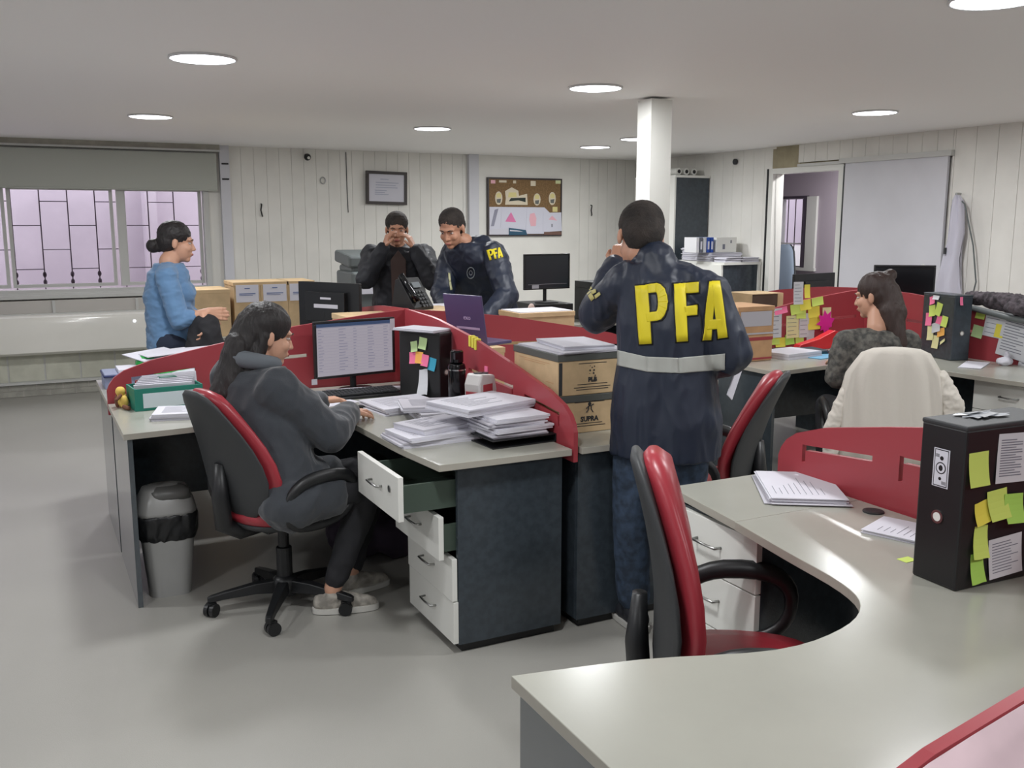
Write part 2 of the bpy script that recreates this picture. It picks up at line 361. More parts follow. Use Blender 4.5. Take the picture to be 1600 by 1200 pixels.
# ================================================================== DESKS AND SCREENS
def curve_pts(pts, k=4):                       # Catmull-Rom through 2-D points
    out = []
    P = [pts[0]]+list(pts)+[pts[-1]]
    for i in range(1, len(P)-2):
        for j in range(k):
            t = j/k; a, b, c, d = P[i-1], P[i], P[i+1], P[i+2]
            out.append(tuple(0.5*((2*b[q])+(-a[q]+c[q])*t+(2*a[q]-5*b[q]+4*c[q]-d[q])*t*t+(-a[q]+3*b[q]-3*c[q]+d[q])*t**3) for q in (0, 1)))
    out.append(tuple(pts[-1])); return out
IN_A = [(1.49, .755), (1.28, .735), (1.0, .70), (.80, .715), (.67, .79), (.615, .92), (.60, 1.15), (.59, 1.45), (.557, 1.78)]
IN_F = [(1.485, .752), (1.23, .70), (.97, .615), (.78, .63), (.65, .70), (.585, .82), (.545, 1.05), (.50, 1.30)]
def cabinet_drawers(cx, cy, sx, sy, u0, u1, v0, v1, t, opens, lock=True):
    X = lambda u: cx+sx*u; Y = lambda v: cy+sy*v
    m = MB(); m.bx(X(u0), X(u1-.02), Y(v0), Y(v0+.018), .035, .705); m.bx(X(u0), X(u1-.02), Y(v1-.018), Y(v1), .035, .705)
    m.bx(X(u0), X(u0+.018), Y(v0+.018), Y(v1-.018), .035, .705); m.bx(X(u0+.018), X(u1-.02), Y(v0+.018), Y(v1-.018), .035, .053)
    m.bx(X(u0+.018), X(u1-.02), Y(v0+.018), Y(v1-.018), .69, .705)
    ob('cabinet_body', m, M_dark, t, bevel=.001)
    m = MB(); m.bx(X(u0+.02), X(u1-.04), Y(v0+.02), Y(v1-.02), 0, .035); ob('plinth', m, M_black, t)
    zs = [.04, .205, .37, .535, .70]
    for k in range(4):
        o = opens[k]; z0, z1 = zs[k]+.002, zs[k+1]-.002
        m = MB(); m.bx(X(u1-.02+o), X(u1+o), Y(v0), Y(v1), z0, z1); dr = ob('drawer_front', m, M_white, t, bevel=.0015)
        m = MB(); d0 = u0+.06+o
        m.bx(X(d0), X(u1-.02+o), Y(v0+.03), Y(v0+.042), z0+.02, z1-.04); m.bx(X(d0), X(u1-.02+o), Y(v1-.042), Y(v1-.03), z0+.02, z1-.04)
        m.bx(X(d0), X(d0+.012), Y(v0+.042), Y(v1-.042), z0+.02, z1-.04); m.bx(X(d0), X(u1-.02+o), Y(v0+.042), Y(v1-.042), z0+.02, z0+.03)
        ob('drawer_box', m, mat('drawer_box', (70, 84, 74), .6), dr)
        m = MB(); ym = (v0+v1)/2; zc = (z0+z1)/2+.01
        m.tube([(X(u1+o-.001), Y(ym-.055), zc), (X(u1+o+.022), Y(ym-.052), zc), (X(u1+o+.024), Y(ym), zc), (X(u1+o+.022), Y(ym+.052), zc), (X(u1+o-.001), Y(ym+.055), zc)], .0045, n=8)
        ob('handle', m, M_steel, dr, smooth=True)
        if k == 3 and lock:
            m = MB(); yl = Y(v1-.085); m.cyl((X(u1+o-.001), yl, zc+.012), (X(u1+o+.004), yl, zc+.012), .013, n=20)
            m.bx(X(u1+o+.004), X(u1+o+.005), yl-.002, yl+.002, zc+.004, zc+.02); ob('lock', m, M_steel, dr)
def desk(name_label, cx, cy, sx, sy, inner, L2, opens=None, ext=None, cab=True):
    t = thing('corner_desk', (cx+sx*.75, cy+sy*.9, 0), name_label, 'desk')
    X = lambda u: cx+sx*u; Y = lambda v: cy+sy*v
    g = .022
    poly = [(g, g), (1.49, g)] + curve_pts(inner) + [(g, inner[-1][1])]
    poly = [(X(u), Y(v)) for u, v in poly]
    if sx*sy < 0: poly = poly[::-1]
    m = MB(); m.prism(poly, .715, .74, mi=0, mi_side=1); ob('desktop', m, [M_desk, M_edge], t, bevel=.0015)
    if ext:                                    # separate top extending the drawer wing
        m = MB(); p = [(g, ext[0]), (ext[2], ext[0]), (ext[3], ext[1]), (g, ext[1])]; p = [(X(u), Y(v)) for u, v in p]
        if sx*sy < 0: p = p[::-1]
        m.prism(p, .715, .74, mi=0, mi_side=1); ob('desktop_extension', m, [M_desk, M_edge], t, bevel=.0015)
    m = MB(); m.bx(X(1.455), X(1.475), Y(.03), Y(.735), 0, .715); ob('end_panel', m, M_panel, t, bevel=.001)
    m = MB(); m.bx(X(.05), X(1.455), Y(.03), Y(.048), .28, .715); m.bx(X(.03), X(.048), Y(.05), Y(1.25 if not ext else 1.2), .28, .715); ob('modesty_panel', m, M_dark, t)
    m = MB(); m.bx(X(.03), X(.25), Y(.05), Y(.07), 0, .28); m.bx(X(.03), X(.05), Y(.07), Y(.25), 0, .28); ob('corner_leg', m, M_dark, t)
    if cab: cabinet_drawers(cx, cy, sx, sy, .035, (.487 if not ext else ext[2]-.03), L2[0], L2[1], t, opens or (0, 0, 0, 0))
    return t
A = (1.80, 4.79); B_ = A; R_ = (5.25, 4.88); F_ = (2.24, .74)
desk('pale L-shaped desk of the woman in the hoodie, top drawer pulled open', A[0], A[1], -1, -1, IN_A, (1.28, 1.73), (0, .004, .055, .205))
desk('pale L-shaped desk carrying two stacked archive boxes, behind the standing officer', A[0], A[1], 1, -1, IN_A, (1.28, 1.73))
desk('pale L-shaped desk at the far left carrying the green bag', A[0], A[1], -1, 1, IN_A, (1.28, 1.73))
desk('pale L-shaped desk in front of the two standing people at the back', A[0], A[1], 1, 1, IN_A, (1.28, 1.73))
desk('pale L-shaped desk of the long-haired woman at right', R_[0], R_[1], -1, -1, IN_A, (1.28, 1.73))
desk('pale L-shaped desk beyond the long-haired woman, mostly hidden', R_[0], R_[1], -1, 1, IN_A, (1.28, 1.73))
desk('large pale L-shaped desk in the foreground with a seam across its far wing', F_[0], F_[1], -1, 1, IN_F, (1.24, 1.66), ext=(1.302, 1.68, .498, .445))
# red screens: height profile s (metres from the outer end) -> z
PROF = [(0, .80), (.012, .83), (.035, .86), (.08, .89), (.2, .93), (.45, .98), (.9, 1.06), (1.3, 1.105), (1.49, 1.12), (1.8, 1.125)]
def prof(s):
    for (a, x), (b, y) in zip(PROF[:-1], PROF[1:]):
        if s <= b: return x+(y-x)*(s-a)/(b-a)
    return PROF[-1][1]
def screen(axis, c, sgn, L, slots, t, z0=.685):
    """arm of a screen from the centre c outward; slots are (s0, s1, z_at_s0, z_at_s1, height, notch)"""
    m = MB(); th = .009
    br = sorted(set([0, .012, .035, .08, .14, .2, .3, .45, .6, .75, .9, 1.1, 1.3, L] + [s for q in slots for s in q[:2]])); br = [b for b in br if b <= L]
    def pt(s, z, side):
        u = sgn*(L-s)
        return (c[0]+u, c[1]+side*th, z) if axis == 'x' else (c[0]+side*th, c[1]+u, z)
    def slab(s0, s1, a0, a1, b0, b1):
        v = [m.bm.verts.new(pt(*q)) for q in ((s0, a0, -1), (s1, a1, -1), (s1, b1, -1), (s0, b0, -1), (s0, a0, 1), (s1, a1, 1), (s1, b1, 1), (s0, b0, 1))]
        for f in ((0, 3, 2, 1), (4, 5, 6, 7), (0, 1, 5, 4), (1, 2, 6, 5), (2, 3, 7, 6), (3, 0, 4, 7)): m.bm.faces.new([v[i] for i in f])
    for s0, s1 in zip(br[:-1], br[1:]):
        q = [k for k in slots if k[0] <= s0+1e-6 and s1 <= k[1]+1e-6]
        if not q: slab(s0, s1, z0, z0, prof(s0), prof(s1))
        else:
            k = q[0]; f = lambda s: k[2]+(k[3]-k[2])*(s-k[0])/(k[1]-k[0])
            slab(s0, s1, z0, z0, f(s0), f(s1)); slab(s0, s1, f(s0)+k[4], f(s1)+k[4], prof(s0), prof(s1))
    ob('screen_arm', m, M_red, t)
SL = [(.11, .125, .80, .80, .058), (.125, .40, .84, .865, .018), (.50, .515, .83, .83, .075), (.515, .95, .885, .90, .018), (1.08, 1.095, .86, .86, .075), (1.095, 1.40, .915, .925, .018)]
def cross(label, c, LX, LY, z0=.685):
    t = thing('desk_divider', (c[0], c[1], z0), label, 'desk divider')
    for s, L in ((-1, LX[0]), (1, LX[1])):
        if L: screen('x', c, s, L, [q for q in SL if q[1] < L-.05], t)
    for s, L in ((-1, LY[0]), (1, LY[1])):
        if L: screen('y', c, s, L, [q for q in SL if q[1] < L-.05], t)
    m = MB(); m.cyl((c[0], c[1], z0), (c[0], c[1], 1.125), .014, n=16); ob('post', m, M_red, t)
    return t
cross('curved red screen crossing between the four central desks', A, (1.49, 1.49), (1.77, 1.77))
cross('curved red screen with sticky notes around the long-haired woman', R_, (1.49, 1.2), (1.77, 1.77))
cross('curved red screen at the right edge of the foreground desk', F_, (1.49, 0), (0, 1.67))

# ================================================================== OFFICE CHAIRS
def office_chair(loc, az, label, lean=.16, tilt=0, base_rot=0.3, arms=True, up=M_redup, z_seat=.44, HB=.50, arm_z=.125):
    t = thing('office_chair', (loc[0], loc[1], 0), label, 'chair', rz=-az)   # az: facing direction measured from +Y towards +X
    # seat
    def se(w, d, z, y0=0, n=28, p=2.6):
        r = []
        for k in range(n):
            a = 2*PI*k/n; c, s = math.cos(a), math.sin(a)
            r.append(Vector((w*abs(c)**(2/p)*(1 if c > 0 else -1), y0+d*abs(s)**(2/p)*(1 if s > 0 else -1), z)))
        return r
    zs = z_seat
    m = MB(); m.rings([se(.20, .19, zs), se(.235, .225, zs+.012), se(.245, .235, zs+.035), se(.235, .225, zs+.06), se(.17, .16, zs+.072), se(.05, .05, zs+.07)]); ob('seat', m, up, t, smooth=True, local=True)
    m = MB(); m.rings([se(.16, .15, zs-.035), se(.22, .21, zs-.015), se(.236, .226, zs+.008), se(.2, .2, zs+.012)]); ob('seat_shell', m, M_shell, t, smooth=True, local=True)
    # backrest: half width per height
    W = [(0, .10), (.03, .145), (.10, .185), (.2, .222), (.32, .236), (.45, .228), (.58, .207), (.7, .178), (.8, .150), (.9, .118), (.96, .085), (1, .045)]
    zb = zs+.035; yb = -.20
    def ring(t_, w, off, th, n=22):
        z = zb+t_*HB; y = yb-lean*(t_**1.0)*HB-.03*math.sin(PI*t_)*-1
        r = []
        for k in range(n):
            a = 2*PI*k/n; c, s = math.cos(a), math.sin(a); cc = (abs(c)**.75)*(1 if c > 0 else -1)
            r.append(Vector((w*cc, y+off+th*s+.35*w*w*cc*cc*2.0, z)))
        return r
    m = MB(); m.rings([ring(a, w*1.0+.006, .027, .040 if .03 < a < .97 else .016) for a, w in W]); ob('backrest', m, up, t, smooth=True, local=True)
    m = MB(); m.rings([ring(a, w*.985, -.018, .020 if .03 < a < .97 else .01) for a, w in W]); ob('backrest_shell', m, M_shell, t, smooth=True, local=True)
    m = MB(); m.tube([(0, -.05, zs-.03), (0, -.20, zs-.035), (0, -.265, zs+.0), (0, -.275, zs+.12), (0, -.27, zs+.25)], [.03, .034, .034, .032, .02], n=10, flat=1.3); ob('back_bar', m, M_black, t, smooth=True, local=True)
    if arms:
        for s in (-1, 1):
            m = MB(); pts = []
            for k in range(28):
                a = 2*PI*k/28; c, q = math.cos(a), math.sin(a)
                pts.append((s*(.275+.012*q), .0+.155*(abs(c)**.8)*(1 if c > 0 else -1)+(.015*q), zs+arm_z+.10*(abs(q)**.85)*(1 if q > 0 else -1)))
            m.tube(pts, [.014+.007*max(0, math.sin(2*PI*k/28)) for k in range(28)], n=10, loop=True, flat=1.3)
            m.tube([(s*.12, .0, zs-.02), (s*.22, .0, zs-.01), (s*.27, .0, zs+.035)], .016, n=8, flat=1.5)
            ob('armrest', m, M_black, t, smooth=True, local=True)
    m = MB(); m.cyl((0, 0, .10), (0, 0, .26), .032, n=20); m.cyl((0, 0, .26), (0, 0, zs-.03), .022, n=20); m.box((0, -.02, zs-.04), (.16, .20, .03)); ob('gas_column', m, M_black, t, local=True, bevel=.003)
    m = MB(); m.lathe([(.02, .05), (.05, .06), (.052, .12), (.035, .14)]); base = ob('base_hub', m, M_black, t, smooth=True, local=True)
    for k in range(5):
        a = base_rot+2*PI*k/5; c, s = math.cos(a), math.sin(a)
        D = Vector((c, s, 0)); N = Vector((-s, c, 0)); m = MB()
        R = []
        for r, w, z0, z1 in ((.02, .028, .07, .125), (.12, .024, .075, .118), (.24, .018, .066, .096), (.295, .016, .058, .084), (.31, .010, .058, .078)):
            R.append([D*r+N*w+Vector((0, 0, z0)), D*r+N*w*.8+Vector((0, 0, z1)), D*r-N*w*.8+Vector((0, 0, z1)), D*r-N*w+Vector((0, 0, z0))])
        m.rings(R); leg = ob('leg', m, M_black, t, local=True, bevel=.004)
        m = MB(); e = D*.288; b = a+.9+k*1.3; q = Vector((math.cos(b), math.sin(b), 0)); w = Vector((-q.y, q.x, 0)); cc = e+Vector((0, 0, .027))+q*.012
        for sd in (-1, 1): m.cyl(cc+w*sd*.004, cc+w*sd*.022, .027, n=20)
        m.cyl(cc-w*.006, cc+w*.006, .016, n=12); m.cyl(e+Vector((0, 0, .05)), e+Vector((0, 0, .07)), .008, n=10); m.box(e+Vector((0, 0, .052))+q*.01, (.03, .03, .012))
        ob('caster', m, M_black, leg, local=True)
    return t
def az(deg): return math.radians(deg)
CH1 = office_chair((.875, 3.80), az(70), 'red office chair with black back shell, woman in dark hoodie sitting on it', base_rot=math.radians(172+70), z_seat=.41, lean=.30, HB=.51, arm_z=.10)
CH2 = office_chair((1.57, 1.78), az(124), 'empty red office chair tucked into the foreground desk', lean=.12, base_rot=.5, z_seat=.39, HB=.59, arm_z=.12)
CH3 = office_chair((2.60, 3.32), az(-38), 'empty office chair with thin red edge, behind the standing officer', lean=.30, base_rot=.2, z_seat=.40, HB=.52)
CH4 = office_chair((3.95, 3.52), az(38), 'office chair draped with a white jacket, at the right desk', base_rot=.9, z_seat=.41, HB=.48)
CH5 = office_chair((7.45, 8.35), az(-100), 'blue-grey office chair seen through the open doorway', up=mat('bluegrey_fabric', (128, 142, 158), .8), base_rot=.4, z_seat=.52, HB=.78)
# ================================================================== PROPS
def L3(loc, rz): return Matrix.Translation(Vector(loc)) @ Matrix.Rotation(rz, 4, 'Z')
def paper_stack(loc, rz, w, d, h, label, group='paper bundles', n=None, jit=.006, name='paper_stack', cover=None, cat='papers', marks=True, droop=0):
    rnd = random.Random(hash((round(loc[0], 3), round(loc[1], 3), w)) % 9999)
    n = n or max(1, int(h/.006)); m = MB()
    for k in range(n):
        a = rnd.uniform(-.03, .03)*(jit/.006); th = h/n
        M = L3((rnd.uniform(-jit, jit), rnd.uniform(-jit, jit), k*th), a)
        m.bx(-w/2, w/2, -d/2, d/2, 0, th*.93, mi=(1 if k % 4 == 2 else 0), M=M)
    o = ob(name, m, [cover or M_paper, M_paper2], local=True); o.location = loc; o.rotation_euler = (0, 0, rz)
    tag(o, label, cat, group)
    if marks:
        me = MB(); 
        for k in range(9): me.bx(-w*.36, -w*.36+w*rnd.uniform(.2, .6), d*.36-k*d*.08, d*.36-k*d*.08+.0014, h, h+.0005)
        p = ob('printed_text', me, M_ink, o, local=True)
    return o
GA = 'paper bundles on the desk of the woman in the hoodie'
zt = .7402
paper_stack((1.50, 4.06, zt), .12, .30, .28, .030, 'wide low paper bundle beside the keyboard on the central desk', GA, jit=.01)
paper_stack((1.56, 3.80, zt), -.12, .21, .30, .045, 'middle paper bundle between the wide bundle and the front stack on the central desk', GA)
paper_stack((1.55, 3.79, zt+.0455), -.25, .30, .215, .022, 'loose sheets lying on the middle paper bundle of the central desk', GA)
paper_stack((1.375, 3.40, zt), .05, .33, .215, .022, 'bottom bundle of the front left paper stack above the open drawer', GA, jit=.008)
paper_stack((1.37, 3.405, zt+.0225), .12, .30, .21, .018, 'second bundle of the front left paper stack above the open drawer', GA, jit=.008)
paper_stack((1.40, 3.43, zt+.041), .30, .26, .19, .022, 'topmost bundle of the front left paper stack above the open drawer', GA, jit=.004)
# binder under right stack
t = thing('lever_arch_binder', (1.64, 3.30, zt), 'black lever arch binder lying under the right paper stack on the central desk', 'binder', rz=.06)
m = MB(); m.bx(-.14, .14, -.16, .16, 0, .004); m.bx(-.14, .14, -.16, .16, .028, .032); m.bx(.136, .14, -.16, .16, .004, .028); ob('cover', m, M_black, t, local=True, bevel=.001)
m = MB(); m.tube([(.12, 0, .004), (.125, 0, .03), (.12, 0, .055)], .006, n=8); ob('lever', m, M_steel, t, local=True)
z = zt+.0325
for k, (w, d, h, r, lab) in enumerate(((.235, .30, .020, .04, 'lowest bundle of the tall right paper stack, on the black binder'), (.25, .31, .018, .10, 'second bundle from the bottom of the tall right paper stack'),
                                  (.24, .30, .019, .0, 'third bundle from the bottom of the tall right paper stack'), (.235, .31, .017, .07, 'fourth bundle up in the tall right paper stack, just under the top one'))):
    paper_stack((1.638+.008*math.sin(k*2), 3.31, z), r, w, d, h, lab, GA, marks=False, jit=.008); z += h+.0005
paper_stack((1.585, 3.40, z), .28, .35, .26, .030, 'thick topmost bundle of the tall right paper stack, with a faint yellow mark', GA, jit=.003, name='paper_stack')
paper_stack((1.46, 4.17, zt), 1.2, .02, .17, .003, 'thin brown pencil lying in front of the wide paper bundle', 'writing tools', name='pencil', n=1, cover=mat('pencil_wood', (190, 150, 110), .6), cat='pencil', marks=False).scale = (.4, 1, 2)
paper_stack((1.20, 4.33, zt), .35, .30, .21, .002, 'blank white sheet in front of the black keyboard', 'loose sheets', n=1, name='paper_sheet', marks=False)
# glasses-like clip
t = thing('key_ring', (1.30, 4.15, zt), 'small wire key ring with a black tag on the central desk', 'key ring')
m = MB(); m.tube([(1.27+.03*math.cos(a), 4.16+.018*math.sin(a), zt+.004) for a in [2*PI*k/20 for k in range(20)]], .0018, n=6, loop=True); ob('ring', m, M_steel, t)
m = MB(); m.bx(1.305, 1.345, 4.12, 4.145, zt, zt+.014); ob('tag', m, M_black, t, bevel=.003)
m = MB(); m.bx(1.16, 1.21, 4.36, 4.40, zt+.003, zt+.016); tag(ob('eraser', m, mat('pink_plastic', (226, 90, 140), .5), bevel=.003), 'small pink eraser beside the black keyboard', 'eraser')

def monitor(loc, rz, w, h, label, zc, front=None, back=False, tilt=0, stand=True, name='monitor'):
    """front faces local -Y"""
    t = thing(name, loc, label, 'monitor', rz=rz); z0 = zc-h/2-loc[2]; z1 = z0+h
    m = MB(); rect_frame(m, -w/2, w/2, z0, z1, -.012, .008, .013); m.bx(-w/2, w/2, .002, .012, z0, z1); m.bx(-w*.32, w*.32, .012, .045, z0+h*.18, z1-h*.2)
    ob('casing', m, M_black, t, local=True, bevel=.003)
    m = MB(); m.bx(-w/2+.012, w/2-.012, -.006, .001, z0+.012, z1-.012); ob('screen', m, front or M_blackg, t, local=True)
    if stand:
        m = MB(); m.cyl((0, .03, .012), (0, .03, z0+h*.4), .016, n=14); ob('stand_neck', m, M_black, t, local=True)
        m = MB(); m.lathe([(.11, 0), (.11, .006), (.09, .012), (.02, .014)], sy=.75); ob('stand_base', m, M_black, t, local=True, smooth='auto')
    return t
# screen picture: pale table with a dark blue bar
M_scr = mat('lit_screen', (30, 30, 30), .35, emis=((192, 186, 198), .60))
M_scr_bar = mat('screen_bar', (20, 20, 30), .35, emis=((64, 86, 122), .6)); M_scr_ln = mat('screen_line', (30, 30, 30), .35, emis=((150, 148, 170), .6))
MON = monitor((1.46, 4.62, .74), .16, .445, .285, 'lit computer monitor with a pale table on screen on the central desk', .955, M_scr)
m = MB(); w, z0, z1 = .445, .0725, .3575
m.bx(-.21, .21, -.0072, -.006, z1-.030, z1-.013, 0); m.bx(-.21, .21, -.0072, -.006, z1-.034, z1-.031, 1); ob('screen_bar', m, [M_scr_bar, M_scr_ln], MON, local=True)
m = MB(); rr = random.Random(3)
for k in range(15):
    zz = z1-.050-k*.0145; m.bx(-.205, .205, -.0068, -.006, zz, zz+.0006)
    for x, L in ((-.2, .03), (-.09, .05), (-.01, .02), (.07, .04), (.16, .03)): m.bx(x, x+L*rr.uniform(.5, 1), -.0068, -.006, zz+.005, zz+.0085)
ob('screen_table', m, M_scr_ln, MON, local=True)
m = MB(); m.bx(-.245, -.215, -.013, -.0125, .05, .078); ob('paper_label', m, M_paper, MON, local=True); m = MB(); m.bx(.195, .222, -.0135, -.0125, .29, .35); ob('paper_label', m, M_paper, MON, local=True)
def keyboard(loc, rz, label):
    t = thing('keyboard', loc, label, 'keyboard', rz=rz)
    m = MB(); m.box((0, 0, .010), (.44, .15, .018), rot=Euler((.06, 0, 0))); ob('case', m, M_black, t, local=True, bevel=.004)
    m = MB()
    for r in range(6):
        for c in range(21):
            if r == 0 and 5 < c < 11: continue
            m.bx(-.21+c*.02, -.21+c*.02+.016, -.062+r*.02, -.062+r*.02+.016, .019+r*.0012, .026+r*.0012)
        if r == 0: m.bx(-.09, .01, -.062, -.046, .019, .026)
    ob('keys', m, M_shell, t, local=True)
keyboard((1.40, 4.44, zt), .02, 'black keyboard in front of the lit monitor on the central desk')
m = MB(); m.tube([(1.30, 4.60, .745), (1.38, 4.56, .752), (1.5, 4.56, .75), (1.6, 4.53, .752), (1.69, 4.50, .75)], .012, n=8, flat=1.6); tag(ob('paper_strip', m, M_paper2, smooth=True), 'crumpled pale paper strip between keyboard and lit monitor', 'paper')

# ---- file boxes (black archive boxes with notes)
NOTE = dict(lime=(206, 226, 110), green=(170, 216, 96), yellow=(232, 220, 84), pink=(240, 120, 160), orange=(244, 180, 90), blue=(60, 160, 190), cream=(230, 226, 170), magenta=(226, 40, 160), grey=(210, 212, 216), mint=(196, 222, 160))
def nmat(c): return mat('note_'+c, NOTE[c], .8)
def note(M, x, y, w, h, rot, c, label, group, curl=.008, shape=None, lines=0, off=.0008):
    """a sticky note on the plane M (x right, y up, z out of the surface)"""
    m = MB(); n = 5; V = []
    for j in range(n+1):
        r = []
        for i in range(n+1):
            u, v = i/n-.5, j/n-.5
            z = curl*(.5-v)**2*1.0 + .0
            if shape: u *= 1-shape*(v+.5)*.5; v += .06*math.sin(u*5)*shape
            r.append(m.bm.verts.new(Vector((u*w, v*h, z+off))))
        V.append(r)
    for j in range(n):
        for i in range(n): m.bm.faces.new((V[j][i], V[j][i+1], V[j+1][i+1], V[j+1][i]))
    T = M @ Matrix.Translation((x, y, 0)) @ Matrix.Rotation(rot, 4, 'Z')
    for k in range(lines):
        yy = h*.36-k*h*.72/max(1, lines-1); m.bx(-w*.4, w*(.1+.28*math.sin(k*2.1+x*90)**2), yy, yy+h*.018, curl*(.5-yy/h)**2+off+.0004, curl*(.5-yy/h)**2+off+.0009, mi=1)
    o = ob('sticky_note' if c in NOTE and c != 'grey' else 'paper_slip', m, [nmat(c), M_ink], local=True); o.matrix_world = T
    so = o.modifiers.new('t', 'SOLIDIFY'); so.thickness = .0003
    return tag(o, label, 'note', group)
def file_box(loc, rz, w, d, h, label, hole_side='y', lid=True, m_=None, base=None):
    """w along local x, d along local y"""
    t = thing('file_box', loc, label, 'file box', rz=rz)
    m = MB(); m.bx(-w/2, w/2, -d/2, d/2, 0, h-.008); ob('body', m, m_ or M_black, t, local=True, bevel=.006)
    m = MB(); m.bx(-w/2-.001, w/2+.001, -d/2-.001, d/2+.001, h-.012, h); ob('lid', m, base or M_shell, t, local=True, bevel=.004)
    m = MB(); R = .016
    if hole_side == 'x':
        m.cyl((-w/2-.003, 0, h*.42), (-w/2+.001, 0, h*.42), R, n=24, mi=0); m.cyl((-w/2-.0035, 0, h*.42), (-w/2, 0, h*.42), R*.65, n=20, mi=1)
    else:
        m.cyl((0, -d/2-.003, h*.42), (0, -d/2+.001, h*.42), R, n=24, mi=0); m.cyl((0, -d/2-.0035, h*.42), (0, -d/2, h*.42), R*.65, n=20, mi=1)
    ob('finger_ring', m, [M_steel, M_white], t, local=True)
    return t
# big box at the right of the foreground
FB = file_box((1.994, 1.456, .7402), math.radians(-2), .30, .125, .385, 'large black file box covered in lime notes on the foreground desk', hole_side='x')
FBm = L3((1.994, 1.456, .7402), math.radians(-2))
# front face: local -y (towards the viewer); left face: local -x
FY = FBm @ basis((0, -.0625, 0), (1, 0, 0), (0, 0, 1), (0, -1, 0)); FX = FBm @ basis((-.15, 0, 0), (0, -1, 0), (0, 0, 1), (-1, 0, 0))
gF = 'notes stuck on the large black file box'
note(FY, -.108, .285, .062, .078, .02, 'lime', 'square lime note at the upper left of the large black file box front', gF, curl=.010)
note(FY, .0, .30, .10, .115, -.04, 'grey', 'white printed table sheet on the large black file box front', gF, curl=.004, lines=15)
note(FY, -.085, .182, .055, .050, .15, 'yellow', 'small yellow note just left of two lime ones on the large black file box', gF, curl=.012, shape=.5)
note(FY, -.040, .196, .064, .068, .08, 'lime', 'lime note in the middle row of the large black file box, left of the pair', gF, curl=.016, off=.003)
note(FY, .010, .182, .062, .066, -.06, 'green', 'lime note in the middle row of the large black file box, right of the pair', gF, curl=.018, off=.006)
note(FY, -.085, .112, .052, .074, -.1, 'lime', 'bent lime note below the yellow one on the large black file box', gF, curl=.015, shape=.4)
note(FY, -.088, .050, .046, .070, .03, 'green', 'lowest curled lime note at the bottom corner of the large black file box', gF, curl=.012, shape=.3)
note(FY, .005, .065, .11, .095, .06, 'grey', 'white printed sheet low on the large black file box front', gF, curl=.006, lines=11)
note(FY, .105, .315, .06, .075, 0, 'cream', 'pale cream note at the upper right of the large black file box front', gF, curl=.01)
note(FY, .105, .235, .06, .07, .02, 'lime', 'lined lime note below the cream one on the large black file box front', gF, lines=5)
# banknote-like print on the left face
t = thing('banknote_print', FX @ Vector((0, .29, .001)), 'black and white banknote-like print on the left face of the large black file box', 'print')
m = MB(); m.bx(-.022, .022, .232, .322, .0006, .0012, mi=0, M=FX); T = FX
for a, b, c, d in ((-.019, .019, .318, .320), (-.019, .019, .234, .236), (-.019, -.0175, .236, .318), (.0175, .019, .236, .318)): m.bx(a, b, c, d, .0012, .0015, 1, FX)
def disc(m, c, r, z, mi, M, n=20, sx=1, sy=1):
    v = [m.bm.verts.new(M @ Vector((c[0]+r*sx*math.cos(2*PI*k/n), c[1]+r*sy*math.sin(2*PI*k/n), z))) for k in range(n)]; f = m.bm.faces.new(v); f.material_index = mi
disc(m, (0, .277), .014, .0016, 1, FX); disc(m, (0, .277), .0115, .0018, 0, FX); disc(m, (0, .277), .007, .0020, 1, FX, sx=.8); disc(m, (.001, .30), .005, .0016, 1, FX); disc(m, (-.001, .252), .004, .0016, 1, FX)
for k in range(5): m.bx(-.016, -.006, .308-k*.0016, .3086-k*.0016, .0012, .0016, 1, FX); m.bx(.004, .016, .246-k*.0016, .2466-k*.0016, .0012, .0016, 1, FX)
ob('print', m, [M_paper, M_black], t)
# plastic bag scrap on the lid
m = MB(); M2 = FBm @ Matrix.Translation((-.02, .01, .386))
for k in range(10):
    a = .12*k; rr = random.Random(k)
    p = [Vector((rr.uniform(-.07, .07), rr.uniform(-.035, .035), rr.uniform(.001, .008))) for _ in range(4)]
    p.sort(key=lambda q: math.atan2(q.y, q.x)); m.quad(*[M2 @ q for q in p])
tag(ob('plastic_wrap', m, mat('cling_wrap', (206, 210, 216), .15)), 'crinkled shiny plastic wrap lying on the large black file box', 'plastic wrap')
# papers on the foreground desk
paper_stack((2.13, 2.20, zt), .95, .33, .235, .006, 'bottom sheets of the splayed paper pile on the far wing of the foreground desk', 'papers on the foreground desk', n=3, jit=.012, cover=M_paper2)
paper_stack((2.125, 2.205, zt+.0062), .99, .32, .225, .014, 'upper sheets of the splayed paper pile on the far wing of the foreground desk', 'papers on the foreground desk', n=5, jit=.010)
paper_stack((2.10, 1.73, zt), .35, .16, .22, .010, 'small white paper pile behind the large black file box', 'papers on the foreground desk', n=4)
m = MB(); m.bx(1.90, 1.94, 1.585, 1.615, zt, zt+.0008); tag(ob('sticky_note', m, nmat('lime')), 'lime note lying flat on the desk left of the large black file box', 'note')
m = MB(); m.lathe([(.03, 0), (.03, .004), (.022, .006)], c=(2.16, 1.93, zt)); tag(ob('cable_cap', m, M_shell), 'dark round cable cap on the foreground desk below the red screen', 'cable cap')
